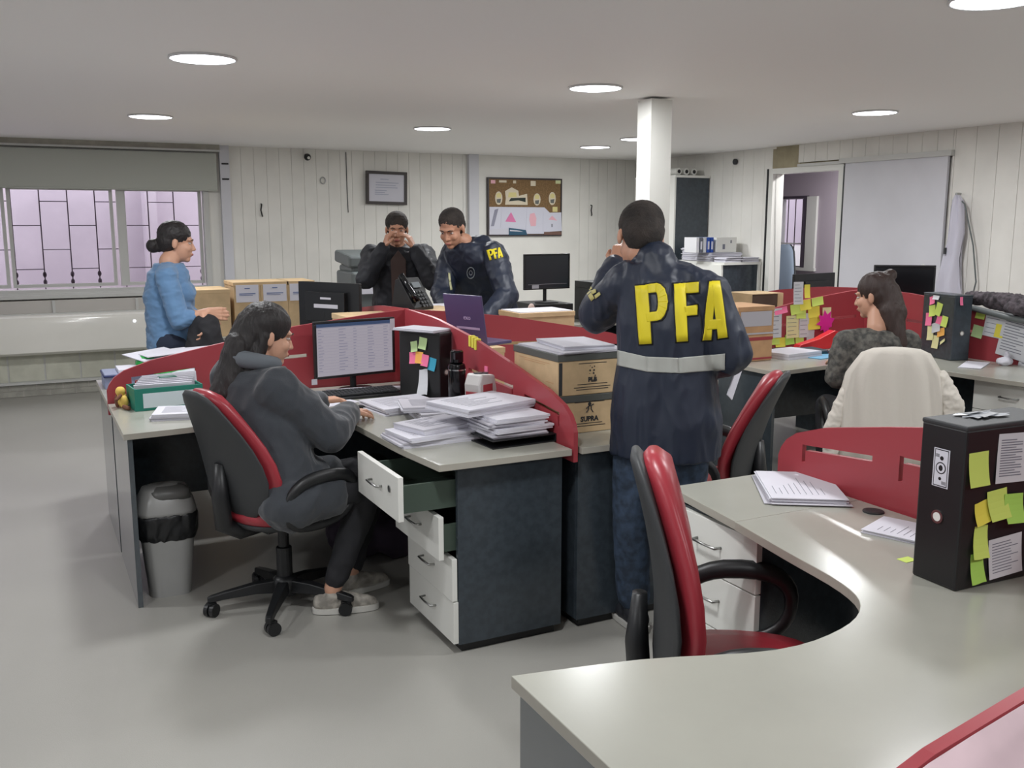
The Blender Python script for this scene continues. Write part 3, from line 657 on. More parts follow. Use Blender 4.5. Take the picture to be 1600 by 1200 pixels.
# papers leaning over the near red screen
M_pk = mat('pinkish_paper', (216, 190, 196), .8, var=.08, vscale=6)
for k, (x0, x1, y, za, lab) in enumerate(((.86, 1.32, .7285, .925, 'pale pinkish sheet leaning on the near side of the red screen, front one'), (1.2, 1.62, .7275, .95, 'pale pinkish sheet leaning on the near side of the red screen, rear one'))):
    m = MB(); v = [];
    for j in range(7):
        for i in range(7):
            u, w = i/6, j/6; xx = x0+(x1-x0)*u; zz = prof(max(.02, xx-.75))-.002-.006*k; v.append(m.bm.verts.new((xx, y-.16*(1-w)-.004*math.sin(u*7+k)*(1-w), .742+.004*k+(zz-.742)*w)))
    for j in range(6):
        for i in range(6): m.bm.faces.new([v[q] for q in (j*7+i, j*7+i+1, j*7+i+8, j*7+i+7)])
    o = ob('paper_sheet', m, M_pk, smooth=True); o.modifiers.new('t', 'SOLIDIFY').thickness = .0006; tag(o, lab, 'paper', 'sheets leaning on the near red screen')

# ---- file box behind the monitor at the centre

def UY(px, py, Y):
    r = _F + _R*((px-800)/FPX) + _D*((py-600)/FPX); return r*(Y/r.y) + Vector((0, 0, H))
def UX(px, py, X):
    r = _F + _R*((px-800)/FPX) + _D*((py-600)/FPX); return r*(X/r.x) + Vector((0, 0, H))
FC = file_box((1.695, 4.26, .7402), math.radians(24), .085, .27, .325, 'black file box with pink, orange and blue notes right of the lit monitor')
FCm = L3((1.695, 4.26, .7402), math.radians(24)) @ basis((-.0425, 0, 0), (0, -1, 0), (0, 0, 1), (-1, 0, 0))
gC = 'notes stuck on the black file box beside the lit monitor'
note(FCm, -.03, .25, .045, .05, .2, 'mint', 'pale green note at the upper left of the box beside the lit monitor', gC)
note(FCm, .03, .27, .05, .055, -.1, 'mint', 'upper right pale green note on the box beside the lit monitor', gC, off=.003)
note(FCm, -.035, .195, .055, .055, .1, 'pink', 'left pink note in the row on the box beside the lit monitor', gC)
note(FCm, .005, .20, .05, .055, 0, 'orange', 'orange note between the two pink ones on the box beside the lit monitor', gC, off=.003)
note(FCm, .045, .19, .045, .055, -.1, 'pink', 'right pink note in the row on the box beside the lit monitor', gC, off=.005)
note(FCm, .088, .175, .045, .06, -.15, 'blue', 'blue note at the right end of the row on the box beside the lit monitor', gC)
note(FCm, .03, .085, .07, .12, .05, 'grey', 'pale folded slip low on the box beside the lit monitor', gC, shape=.5, curl=.02)
paper_stack((1.69, 4.26, zt+.3255), .5, .15, .25, .012, 'few sheets lying on top of the black file box beside the lit monitor', 'loose sheets', n=3, marks=False)
# bottle
t = thing('thermos_bottle', (1.715, 3.93, zt), 'black thermos bottle standing right of the centre file box', 'bottle')
m = MB(); m.lathe([(.036, 0), (.040, .005), (.040, .19), (.036, .205), (.024, .212)], c=(1.715, 3.93, zt)); ob('body', m, M_blackg, t, smooth='auto')
m = MB(); m.lathe([(.041, .178), (.041, .184)], c=(1.715, 3.93, zt)); ob('silver_band', m, M_chrome, t)
m = MB(); m.lathe([(.026, .212), (.030, .215), (.030, .262), (.024, .268)], c=(1.715, 3.93, zt)); m.box((1.70, 3.90, zt+.245), (.02, .02, .03)); ob('lid', m, M_blackg, t, smooth='auto')
# stamping machine / punch
paper_stack((1.685, 3.62, zt), .1, .16, .20, .075, 'paper pile under the grey and red hole punch', GA, marks=False)
t = thing('hole_punch', (1.685, 3.62, zt+.0755), 'chunky grey hole punch with red panel standing against the red screen', 'hole punch', rz=.45)
m = MB(); m.bx(-.075, .075, -.06, .06, 0, .014); m.bx(-.06, -.045, -.05, .05, .014, .04); ob('base', m, M_steel, t, local=True, bevel=.003)
m = MB(); m.prism([(-.05, .014), (.055, .014), (.065, .06), (.05, .125), (-.035, .135), (-.055, .09)], -.042, .042, M=Matrix.Rotation(PI/2, 4, 'X')); ob('housing', m, mat('grey_plastic', (196, 192, 190), .4), t, local=True, bevel=.008)
m = MB(); m.bx(-.03, .03, -.0445, -.042, .05, .09); m.bx(-.058, -.052, -.03, .03, .03, .06); ob('red_panel', m, M_red, t, local=True)
m = MB(); m.cyl((-.012, 0, .133), (-.012, 0, .138), .02, n=18); m.cyl((.028, 0, .128), (.028, 0, .133), .018, n=18); ob('dial', m, M_dark, t, local=True)
# yellow clips on screen edge
for k, (y, lab) in enumerate(((3.95, 'far'), (3.92, 'middle'), (3.89, 'near'))):
    m = MB(); z = prof(1.77-(4.79-y)); m.bx(1.787, 1.813, y-.010, y+.010, z-.045, z+.004); tag(ob('page_marker', m, nmat('yellow')), lab+' one of the three small yellow markers folded over the red screen edge', 'page marker', 'yellow markers on the red screen')
m = MB(); m.bx(1.786, 1.790, 3.76, 3.79, .89, .95); tag(ob('page_marker', m, nmat('pink')), 'pink marker on the red screen below the yellow ones', 'page marker')
# ---- archive boxes on the desk behind
M_tape = mat('grey_tape', (86, 88, 84), .5)
def archive_box(x0, x1, y0, y1, z0, z1, label, art, group, m_=None, cat='box'):
    t = thing('archive_box', ((x0+x1)/2, (y0+y1)/2, z0), label, cat, group)
    m = MB(); m.bx(x0, x1, y0, y1, z0, z1-.012); ob('carton', m, m_ or M_card, t, bevel=.003)
    m = MB(); m.bx(x0-.003, x1+.003, y0-.003, y1+.003, z1-.028, z1); ob('lid', m, M_tape if art else (m_ or M_card), t, bevel=.002)
    return t
def front_text(t, txts, x, y, mi=M_shell):
    m = MB()
    for s, z, size in txts:
        if s == '-': 
            rr = random.Random(int(z*1000)); w = size
            m.bx(x-w/2, x+w/2, y-.0012, y-.0004, z-.0012, z+.0012)
        else: add_text(m, s, size, basis((x, y-.0012, z), (1, 0, 0), (0, 0, 1), (0, -1, 0)), thick=.0012)
    return ob('printed_text', m, mi, t)
t = archive_box(1.845, 2.165, 3.235, 3.60, .7405, .895, 'lower tan archive box on the desk behind the officer, standing figure mark', True, 'two stacked tan archive boxes')
front_text(t, [('-', .865, .14), ('SUPRA', .795, .028), ('-', .778, .12), ('-', .768, .15)], 1.99, 3.235)
m = MB(); Yf = 3.2335
m.ell((1.99, Yf, .856), (.008, .0008, .008), n=10); m.tube([(1.975, Yf, .822), (1.985, Yf, .835), (1.985, Yf, .848), (1.997, Yf, .848), (1.997, Yf, .835), (2.006, Yf, .822)], .0022, n=6); m.tube([(1.985, Yf, .848), (1.974, Yf, .838)], .002, n=6); m.tube([(1.997, Yf, .848), (2.008, Yf, .855)], .002, n=6); ob('figure_mark', m, M_shell, t)
t = archive_box(1.842, 2.175, 3.232, 3.61, .896, 1.062, 'upper tan archive box with dotted logo and PLB lettering, papers on top', True, 'two stacked tan archive boxes')
front_text(t, [('-', 1.022, .13), ('PLB', .955, .026), ('-', .953, .04), ('-', .938, .14), ('-', .926, .17), ('-', .917, .15)], 2.0, 3.232)
m = MB(); Yf = 3.230
for i, (dx, dz, r) in enumerate(((-.012, 0, .004), (.006, 0, .004), (-.003, .011, .003), (.008, .015, .003), (-.014, -.013, .002), (.004, -.012, .004), (.012, -.022, .003), (-.012, .018, .002))): m.ell((2.0+dx, Yf, .993+dz), (r, .0008, r), n=8)
m.bx(1.845, 1.860, Yf-.0006, Yf+.0005, .90, 1.03); ob('dotted_logo', m, M_shell, t)
m = MB(); Xf = 1.8415
for z, a, b in ((1.02, 3.30, 3.56), (1.012, 3.34, 3.52), (.945, 3.27, 3.33), (.925, 3.29, 3.36)): m.bx(Xf-.0005, Xf+.0006, a, b, z-.0012, z+.0012)
ob('side_print', m, M_card2, t)
paper_stack((2.0, 3.41, 1.0625), .03, .31, .36, .010, 'wider sheets lying on the upper tan archive box', 'papers on the archive box', n=2, jit=.01, cover=M_paper2, marks=False)
paper_stack((2.02, 3.40, 1.0727), -.12, .22, .30, .016, 'upper white sheets lying on the upper tan archive box', 'papers on the archive box', n=3, marks=False)
m = MB(); m.bx(1.98, 2.28, 3.9, 4.05, .741, .765); m.bx(1.99, 2.27, 3.91, 4.04, .765, .772); tag(ob('keyboard', m, M_shell, bevel=.003), 'dark keyboard half hidden behind the upper tan archive box', 'keyboard')
# cardboard carton + purple laptop
t = archive_box(1.88, 2.14, 4.30, 4.68, .7405, .955, 'plain carton under the purple laptop on the desk behind the officer', False, 'plain cartons')
M_purple = mat('purple_lid', (84, 74, 112), .35)
t = thing('laptop', (2.03, 4.50, .9555), 'purple laptop standing open with its lid towards the camera', 'laptop', rz=math.radians(-70))
m = MB(); m.bx(-.14, .14, .0, .18, 0, .016); ob('base', m, M_purple, t, local=True, bevel=.003)
m = MB(); m.box((0, -.022, .13), (.28, .010, .255), rot=Euler((.17, 0, 0))); ob('lid', m, M_purple, t, local=True, bevel=.003)
MM = Matrix.Translation((0, -.022, .13)) @ Matrix.Rotation(.17, 4, 'X')
m = MB(); add_text(m, 'exo', .035, MM @ basis((0.02, -.0056, .01), (1, 0, 0), (0, 0, 1), (0, -1, 0)), thick=.0005); m.box((.02, -.0058, -.045), (.17, .001, .012), M=MM); ob('lid_logo', m, mat('lilac', (176, 160, 196), .5), t, local=True)
# cartons, telephone and dark box at the centre back
archive_box(1.50, 1.78, 4.86, 5.14, .7405, 1.085, 'plain carton left of the telephone, behind the central red screen', False, 'plain cartons')
archive_box(1.83, 2.17, 4.90, 5.22, .7405, 1.095, 'plain carton under the black desk telephone', False, 'plain cartons')
t = thing('desk_telephone', (1.935, 5.04, 1.0955), 'black desk telephone propped up on a carton', 'telephone', rz=.55)
m = MB(); m.prism([(-.09, 0), (.09, 0), (.09, .03), (.06, .19), (.03, .20), (-.09, .02)], -.10, .10, M=basis((0, 0, 0), (0, 1, 0), (0, 0, 1), (1, 0, 0))); ob('body', m, M_black, t, local=True, bevel=.004)
m = MB(); m.tube([(-.075, -.085, .055), (-.078, -.065, .105), (-.078, -.02, .155), (-.075, .035, .215)], [.02, .013, .013, .02], n=10, flat=1.4); ob('handset', m, M_blackg, t, local=True, smooth=True)
MM = Matrix.Rotation(math.atan2(.18, .12), 4, 'X')
m = MB()
for r in range(5):
    for c in range(3): m.bx(-.02+c*.03, 0+c*.03, .0+r*.026, .016+r*.026, .032, .040, M=Matrix.Translation((0, -.07, 0)) @ MM)
m.bx(-.02, .06, .14, .18, .034, .040, 1, M=Matrix.Translation((0, -.07, 0)) @ MM); ob('keys', m, [M_shell, mat('phone_display', (110, 116, 120), .3)], t, local=True)
t.scale = (.88, .88, .88)
t = thing('receipt_printer', (2.25, 5.35, 1.0), 'low dark box with pale top edge right of the telephone', 'printer')
m = MB(); m.bx(2.14, 2.36, 5.24, 5.46, 1.0, 1.075); ob('body', m, M_black, t, bevel=.006); m = MB(); m.bx(2.14, 2.36, 5.24, 5.46, 1.075, 1.085); ob('pale_top', m, M_paper2, t)
m = MB(); rect_frame(m, 2.145, 2.18, 1.01, 1.06, 5.235, 5.24, .004); ob('front_marks', m, M_steel, t)
archive_box(2.12, 2.40, 5.22, 5.50, .7405, .9995, 'plain carton under the low dark printer', False, 'plain cartons')
MB2 = monitor((1.57, 5.42, .74), math.radians(122), .46, .27, 'black monitor with its back turned, left of the telephone', 1.10)
m = MB(); m.bx(-.05, .03, .0455, .047, .40, .412); m.bx(-.10, .08, .0455, .047, .35, .372); ob('maker_strip', m, M_paper2, MB2, local=True)
t = archive_box(2.55, 2.92, 4.93, 5.20, .7405, 1.055, 'wide tan carton behind the right arm of the central red screen', False, 'plain cartons')
m = MB(); m.bx(2.56, 2.91, 4.94, 5.19, 1.055, 1.06); ob('white_top', m, M_paper, t)
# ---- left desks
t = thing('folder_box', (.545, 4.615, zt), 'teal box file with white label and stuffed papers, left end of the central desk', 'box file', rz=.10)
M_teal = mat('teal_card', (24, 122, 104), .5)
m = MB(); m.bx(-.15, .15, -.09, -.083, 0, .10); m.bx(-.15, .15, .083, .09, 0, .10); m.bx(-.15, -.143, -.083, .083, 0, .10); m.bx(.143, .15, -.083, .083, 0, .10); m.bx(-.143, .143, -.083, .083, 0, .006); ob('box', m, M_teal, t, local=True)
m = MB(); m.bx(-.115, .11, -.0915, -.09, .012, .078); ob('label', m, mat('label_paper', (206, 218, 222), .7), t, local=True)
m = MB(); 
for k in range(7): m.box((-.02+.01*k, -.06+.02*k, .06+.004*k), (.25, .006, .11), rot=Euler((.15-.05*k, 0, .03*k-.1)))
ob('papers', m, M_paper, t, local=True)
m = MB(); m.box((.02, .03, .115), (.08, .05, .035), rot=Euler((0, 0, .1))); ob('green_clip', m, mat('dark_green', (52, 96, 84), .5), t, local=True, bevel=.006)
t = thing('crumpled_bundle', (.36, 4.66, zt), 'small crumpled yellow and brown bundle beside the teal box file', 'bundle')
m = MB(); m.ell((.362, 4.66, zt+.035), (.026, .03, .035)); m.ell((.358, 4.65, zt+.075), .022); m.ell((.368, 4.62, zt+.03), (.02, .018, .03)); ob('body', m, mat('toy_yellow', (222, 188, 96), .8), t, smooth=True)
m = MB(); m.ell((.343, 4.66, zt+.03), (.012, .02, .03)); m.cap((.355, 4.62, zt+.06), (.335, 4.60, zt+.045), .008); m.cap((.365, 4.59, zt+.012), (.38, 4.555, zt+.011), .010); ob('trim', m, mat('toy_brown', (110, 70, 50), .8), t, smooth=True)
paper_stack((.60, 4.32, zt), -.25, .28, .20, .028, 'open booklet in front of the teal box file on the central desk', 'papers at the left end', n=6)
t = thing('letter_tray', (.44, 5.30, zt), 'blue-grey letter tray with papers at the end of the far left desk', 'tray')
m = MB(); m.bx(.33, .56, 5.20, 5.42, zt, zt+.075, 0); m.bx(.325, .565, 5.19, 5.43, zt+.060, zt+.07, 1); ob('tray', m, [mat('slate_plastic', (132, 140, 168), .5), mat('navy_plastic', (34, 44, 90), .5)], t, bevel=.003)
m = MB(); m.bx(.40, .56, 5.22, 5.40, zt+.075, zt+.092); ob('papers', m, M_paper, t)
paper_stack((.78, 5.35, zt), -.1, .36, .24, .05, 'paper pile beside the green bag on the far left desk', 'papers at the left end', marks=False)
# ---- generic lump made of capsules/ellipsoids fused into one skin
def fuse(prims, voxel=.006, smooth=3, wr=None, ws=(1, 1, 1)):
    m = MB()
    for p in prims:
        k = p[0]
        if k == 'c': m.cap(p[1], p[2], p[3], p[4] if len(p) > 4 else None, n=16)
        elif k == 'e': m.ell(p[1], p[2], rot=p[3] if len(p) > 3 else None, n=20)
        elif k == 'r': m.rings(p[1])
        elif k == 'b': m.box(p[1], p[2], rot=p[3] if len(p) > 3 else None)
    me = m.mesh('f'); o = bpy.data.objects.new('f', me); link(o)
    r = o.modifiers.new('r', 'REMESH'); r.mode = 'VOXEL'; r.voxel_size = voxel; r.use_smooth_shade = True
    if smooth: s = o.modifiers.new('s', 'SMOOTH'); s.factor = .5; s.iterations = smooth
    dg = bpy.context.evaluated_depsgraph_get(); out = bpy.data.meshes.new_from_object(o.evaluated_get(dg)); bpy.data.objects.remove(o); bpy.data.meshes.remove(me)
    out.materials.clear()
    if wr:
        amp, sc = wr
        nr = [v.normal.copy() for v in out.vertices]
        for v, n in zip(out.vertices, nr):
            q = Vector((v.co.x*ws[0], v.co.y*ws[1], v.co.z*ws[2]))*sc
            f = 1-abs(noise.noise(q))*2.2; g = 1-abs(noise.noise(q*2.3+Vector((7, 3, 1))))*2
            v.co += n*amp*(f*.65+g*.35-.45)
    for p in out.polygons: p.use_smooth = True
    return out
# green bag with papers
t = thing('plastic_bag', (.62, 5.75, zt), 'bright green plastic bag under loose sheets on the far left desk', 'bag')
place('bag', fuse([('e', (.60, 5.40, .80), (.11, .12, .06)), ('e', (.56, 5.40, .83), (.06, .08, .05)), ('e', (.70, 5.46, .79), (.09, .1, .045))], .008, 3, (.012, 14)), mat('green_bag', (38, 170, 76), .3), t)
m = MB()
for k, (x, y, z, a) in enumerate(((.66, 5.42, .885, .2), (.76, 5.46, .880, -.15), (.60, 5.44, .875, .5))): m.box((x, y, z), (.26, .19, .004), rot=Euler((.06*k, -.05, a)))
tag(ob('paper_sheets', m, M_paper), 'loose white sheets lying on the green bag', 'papers')
# waste bin
t = thing('waste_bin', (.47, 4.20, 0), 'grey pedal waste bin with black bag under the left end of the desk', 'waste bin')
def rr_ring(cx, cy, w, d, z, n=32, p=3.5):
    return [Vector((cx+w*abs(math.cos(2*PI*k/n))**(2/p)*(1 if math.cos(2*PI*k/n) > 0 else -1), cy+d*abs(math.sin(2*PI*k/n))**(2/p)*(1 if math.sin(2*PI*k/n) > 0 else -1), z)) for k in range(n)]
M_bin = mat('bin_grey', (158, 158, 156), .35)
m = MB(); m.rings([rr_ring(.47, 4.20, .085, .075, 0), rr_ring(.47, 4.20, .105, .095, .22), rr_ring(.47, 4.20, .118, .105, .335)]); ob('body', m, M_bin, t, smooth='auto')
place('bin_bag', fuse([('r', [rr_ring(.47, 4.20, .112, .10, .25), rr_ring(.47, 4.20, .122, .11, .28), rr_ring(.47, 4.20, .126, .115, .35), rr_ring(.47, 4.20, .12, .11, .365)])], .006, 2, (.008, 22), (1, 1, .5)), M_black, t)
m = MB(); m.rings([rr_ring(.47, 4.20, .122, .11, .36), rr_ring(.47, 4.20, .122, .11, .378), rr_ring(.47, 4.20, .112, .10, .42), rr_ring(.47, 4.20, .09, .075, .465), rr_ring(.47, 4.20, .05, .04, .478)]); ob('lid', m, M_bin, t, smooth=True)
m = MB(); m.rings([rr_ring(.485, 4.16, .085, .055, .425), rr_ring(.485, 4.16, .08, .05, .462), rr_ring(.485, 4.17, .05, .03, .477)]); ob('swing_flap', m, mat('bin_dark', (96, 96, 94), .4), t, smooth=True)
# bag under desk
tag(place('soft_bag', fuse([('e', (1.36, 4.28, .11), (.17, .16, .11)), ('e', (1.50, 4.18, .09), (.12, .12, .09))], .012, 3, (.02, 9)), mat('plum_fabric', (72, 62, 76), .9)), 'dark plum soft bag on the floor under the central desk', 'bag')
# back tables
def table(x0, x1, y0, y1, label, h=.74):
    t = thing('table', ((x0+x1)/2, (y0+y1)/2, 0), label, 'table')
    m = MB(); m.bx(x0, x1, y0, y1, h-.025, h); ob('tabletop', m, M_desk, t, bevel=.002)
    for x in (x0+.02, x1-.02): m = MB(); m.bx(x-.01, x+.01, y0+.04, y1-.04, 0, h-.025); ob('leg', m, M_dark, t)
    m = MB(); m.bx(x0+.03, x1-.03, y1-.08, y1-.06, .25, h-.025); ob('modesty_panel', m, M_dark, t)
    return t
table(.95, 2.30, 7.25, 8.0, 'table near the back wall carrying the three labelled archive boxes')
table(2.32, 3.55, 7.50, 8.15, 'table near the back wall carrying the grey printer')
table(3.58, 4.95, 6.85, 7.55, 'table at the back carrying the dark monitor and paper trays')
table(5.30, 6.42, 4.92, 5.60, 'table beyond the long-haired woman carrying a dark monitor')
gB = 'three labelled archive boxes at the back'
for k, (px, w, lab) in enumerate(((371, .20, 'left one of the three labelled archive boxes at the back'), (417, .21, 'middle one of the three labelled archive boxes at the back'), (462, .21, 'right one of the three labelled archive boxes at the back'))):
    c = UZ(px, 436, 1.13) if False else J(px, 1.0, 7.55); x = c.x; y = 7.34
    t = archive_box(x-w/2, x+w/2, y, y+.36, .7405, 1.135, lab, False, gB)
    m = MB(); m.bx(x-w*.42, x+w*.42, y-.0045, y-.003, .985, 1.115); ob('label', m, M_paper, t)
    m = MB(); m.bx(x-.02, x+.02, y-.0055, y-.0045, 1.085, 1.092); m.bx(x-w*.3, x+w*.3, y-.0055, y-.0045, 1.045, 1.052); m.bx(x-w*.3, x+w*.2, y-.0055, y-.0045, 1.035, 1.039); ob('label_text', m, mat('blue_ink', (96, 112, 156), .8), t)
t = archive_box(1.08, 1.36, 7.30, 7.7, .7405, 1.09, 'plain carton to the left of the three labelled archive boxes', False, 'plain cartons')
# printer
t = thing('printer', (2.62, 7.8, .74), 'grey office printer behind the person in dark jacket', 'printer')
M_prn = mat('printer_grey', (98, 104, 104), .5)
m = MB(); m.bx(2.38, 2.86, 7.56, 8.0, .7405, 1.18); ob('body', m, M_prn, t, bevel=.02)
m = MB(); m.box((2.62, 7.80, 1.28), (.50, .42, .10), rot=Euler((.1, 0, 0))); m.box((2.62, 7.80, 1.20), (.44, .36, .06)); ob('scanner_lid', m, M_prn, t, bevel=.02)
m = MB(); m.bx(2.46, 2.60, 7.545, 7.56, 1.0, 1.13); ob('paper_label', m, M_paper, t)
# back monitor on desktop computer
t = thing('desktop_computer', (3.98, 7.2, .74), 'flat black desktop computer under the dark monitor at the back', 'computer')
m = MB(); m.bx(3.80, 4.16, 7.05, 7.45, .7405, .90); ob('case', m, M_black, t, bevel=.004); m = MB(); m.bx(3.82, 4.14, 7.045, 7.05, .76, .77); ob('vent', m, M_shell, t)
MB3 = monitor((3.985, 7.20, .9005), .1, .47, .30, 'dark switched-off monitor standing on the flat computer at the back', 1.165, mat('dark_screen', (44, 50, 56), .3))
m = MB(); m.bx(-.16, -.09, -.0135, -.0125, .125, .155); m.bx(-.2, .2, -.0135, -.0125, .158, .160); ob('label', m, M_paper2, MB3, local=True)
t = thing('paper_tray', (4.5, 7.1, .74), 'black paper tray crammed with sheets right of the back monitor', 'tray')
m = MB(); m.bx(4.32, 4.75, 6.95, 7.3, 1.02, 1.075, 0); m.bx(4.32, 4.34, 6.95, 7.3, .7405, 1.02, 0); m.bx(4.73, 4.75, 6.95, 7.3, .7405, 1.02, 0); m.bx(4.34, 4.73, 7.28, 7.3, .7405, 1.02, 0); ob('frame', m, M_black, t, bevel=.002)
m = MB()
for k in range(8): m.box((4.52+.01*math.sin(k*2), 7.11, .93+k*.011), (.34, .28, .007), rot=Euler((0, .02, .05*math.sin(k*3))))
ob('sheets', m, M_paper, t)
for k, (x, z, c, lab) in enumerate(((4.36, .90, (206, 90, 100), 'red'), (4.42, .82, (96, 150, 190), 'blue'), (4.34, .78, (150, 160, 120), 'olive'))):
    m = MB(); m.box((x, 6.92, z), (.07, .04, .055), rot=Euler((0, .3*k, .2))); tag(ob('office_item', m, mat(lab+'_item', c, .5), bevel=.01), 'small '+lab+' pack in front of the black paper tray', 'packet', 'small packets by the tray')
m = MB(); m.cyl((3.70, 7.0, .7405), (3.70, 7.0, .82), .03); m.ell((3.72, 6.98, .87), (.03, .03, .05)); tag(ob('hand_sanitiser', m, mat('pale_pinkplastic', (206, 180, 170), .5), smooth='auto'), 'pale bottle left of the flat computer at the back', 'bottle')
# tall cabinet and low cabinet at the right wall
t = thing('tall_cabinet', (6.45, 8.75, 0), 'tall dark cabinet with white front in the far right corner', 'cabinet')
m = MB(); m.bx(6.25, 6.68, 8.47, 8.50, .02, 2.05); m.bx(6.25, 6.68, 9.18, 9.21, .02, 2.05); m.bx(6.25, 6.68, 8.50, 9.18, .02, .05); m.bx(6.65, 6.68, 8.5, 9.18, .05, 2.05); ob('body', m, M_dark, t)
m = MB(); m.bx(6.23, 6.69, 8.46, 9.22, 2.05, 2.075); ob('top_board', m, M_white, t)
for a, b in ((8.47, 8.838), (8.842, 9.21)):
    m = MB(); m.bx(6.23, 6.25, a, b, .03, 2.05); dr = ob('door', m, M_white, t); y = b-.04 if a < 8.6 else a+.04
    m = MB(); m.bx(6.215, 6.23, y-.006, y+.006, 1.0, 1.14); ob('handle', m, M_steel, dr)
t = thing('storage_box', (6.4, 8.9, 2.076), 'long white box with rolled papers on top of the tall cabinet', 'box')
m = MB(); m.bx(6.26, 6.60, 8.75, 9.15, 2.076, 2.12); ob('carton', m, M_wall, t)
for k, x in enumerate((6.34, 6.44, 6.54)):
    m = MB(); m.cyl((x, 8.55, 2.118), (x, 8.74, 2.118), .036, n=18, mi=0); m.cyl((x, 8.548, 2.118), (x, 8.552, 2.118), .02, n=14, mi=1)
    tag(ob('paper_roll', m, [M_white, M_black]), ['left', 'middle', 'right'][k]+' one of the three rolls on top of the tall cabinet', 'paper roll', 'rolls on the tall cabinet')
t = thing('low_cabinet', (6.45, 7.9, 0), 'low white-fronted cabinet with dark side beside the doorway, piled with papers', 'cabinet')
m = MB(); m.bx(6.22, 6.69, 7.62, 7.64, .77, 1.16, 0); m.bx(6.22, 6.69, 8.40, 8.42, .03, 1.16, 0); m.bx(6.22, 6.69, 7.60, 8.43, 1.16, 1.185, 1); m.bx(6.20, 6.69, 7.60, 7.64, 0, .77, 1); m.bx(6.60, 6.68, 7.64, 8.4, .03, 1.16, 0); m.bx(6.66, 6.69, 7.605, 7.62, .77, 1.16, 1); ob('body', m, [M_dark, M_white], t)
for a, b in ((7.62, 8.018), (8.022, 8.42)):
    m = MB(); m.bx(6.20, 6.22, a, b, .03, 1.16); dr = ob('door', m, M_white, t); m = MB(); m.bx(6.19, 6.20, (a+b)/2-.05, (a+b)/2+.05, 1.05, 1.065); ob('handle', m, M_steel, dr)
gL = 'paper heaps on the low cabinet'
for k, (x, y, w, d, h, r, lab) in enumerate(((6.42, 8.22, .34, .24, .13, .08, 'tall messy paper heap at the left of the low cabinet'), (6.42, 7.94, .38, .24, .09, -.04, 'second paper heap on the low cabinet, under the white box'), (6.35, 7.70, .20, .17, .05, .05, 'low grey paper heap in the middle of the low cabinet'), (6.57, 7.70, .20, .17, .045, -.05, 'flat paper heap at the right end of the low cabinet'))):
    paper_stack((x, y, 1.186), r, w, d, h, lab, gL, jit=.014, marks=False, n=int(h/.007))
t = thing('storage_box', (6.40, 7.95, 1.277), 'white box standing on the paper heaps of the low cabinet', 'box')
m = MB(); m.bx(6.32, 6.58, 7.86, 8.07, 1.278, 1.43); ob('carton', m, M_white, t, bevel=.003); m = MB(); m.bx(6.40, 6.43, 7.858, 7.86, 1.31, 1.36); m.bx(6.50, 6.515, 7.858, 7.86, 1.37, 1.40); ob('print', m, M_ink, t)
for k, (x, c) in enumerate(((6.255, (40, 80, 168)), (6.205, (40, 80, 168)), (6.165, (206, 208, 212)), (6.13, (96, 100, 110)), (6.10, (214, 214, 216)))):
    t = thing('ring_binder', (x+.10, 7.95-k*0, 1.30), ['right blue ring binder beside the white box', 'left blue ring binder beside the white box', 'pale ring binder next to the blue ones', 'grey thin ring binder near the white box', 'leftmost white ring binder on the low cabinet heap'][k], 'binder', 'ring binders beside the white box')
    m = MB(); xx = 6.29-k*.0-.045*(k+1)+.02; m.bx(xx-.018, xx+.018, 7.86, 8.06, 1.278, 1.43); ob('cover', m, mat('binder_%d%d' % (c[0], c[1]), c, .4), t, bevel=.002); m = MB(); m.bx(xx-.010, xx+.010, 7.858, 7.861, 1.31, 1.39); ob('spine_label', m, M_paper, t)
# ---- right desks
def on_y(px, py, w, h, c, label, group, rot=0, Y=R_[1]-.0105, **k):
    p = UY(px, py, Y); return note(Matrix.Translation(p) @ basis((0, 0, 0), (1, 0, 0), (0, 0, 1), (0, -1, 0)), 0, 0, w, h, rot, c, label, group, **k)
gR = 'notes on the left arm of the right red screen'
for q in ((1212, 500, .11, .155, 'grey', 'white printed sheet at the far left of the noted red screen', 0, 6), (1238, 505, .09, .12, 'cream', 'cream printed sheet second from left on the noted red screen', .02, 5), (1254, 503, .07, .13, 'grey', 'white sheet under the yellow cluster on the noted red screen', 0, 5),
          (1222, 482, .09, .035, 'pink', 'pink strip at the upper left of the noted red screen', .15, 0), (1243, 480, .08, .055, 'lime', 'left lime note of the top row on the noted red screen', .12, 0), (1256, 474, .08, .055, 'yellow', 'middle yellow note of the top row on the noted red screen', .1, 0), (1273, 469, .085, .045, 'lime', 'right lime note of the top row on the noted red screen', .12, 0),
          (1250, 486, .07, .055, 'lime', 'lime note in the second row on the noted red screen', -.05, 0), (1268, 484, .085, .06, 'yellow', 'yellow note in the second row on the noted red screen', .04, 0), (1268, 499, .09, .075, 'yellow', 'larger warm yellow note in the centre right of the noted red screen', .03, 0), (1286, 486, .065, .065, 'cream', 'cream note at the upper right of the noted red screen', 0, 0),
          (1210, 524, .10, .05, 'lime', 'bottom left lime note on the noted red screen', 0, 0), (1221, 527, .07, .05, 'yellow', 'bottom yellow-lime note second from left on the noted red screen', 0, 0), (1234, 523, .065, .055, 'green', 'green note in the bottom row of the noted red screen', .05, 0), (1248, 519, .06, .07, 'lime', 'rightmost lime note in the bottom row of the noted red screen', 0, 0), (1263, 518, .055, .065, 'grey', 'small grey slip right of the bottom row on the noted red screen', -.08, 0)):
    on_y(q[0]+(q[0]-1240)*.12, q[1]+5+(q[1]-500)*.1, q[2]*1.22, q[3]*1.25, q[4], q[5], gR, q[6], lines=q[7], off=.0008+.0015*random.random()*2, curl=.006)
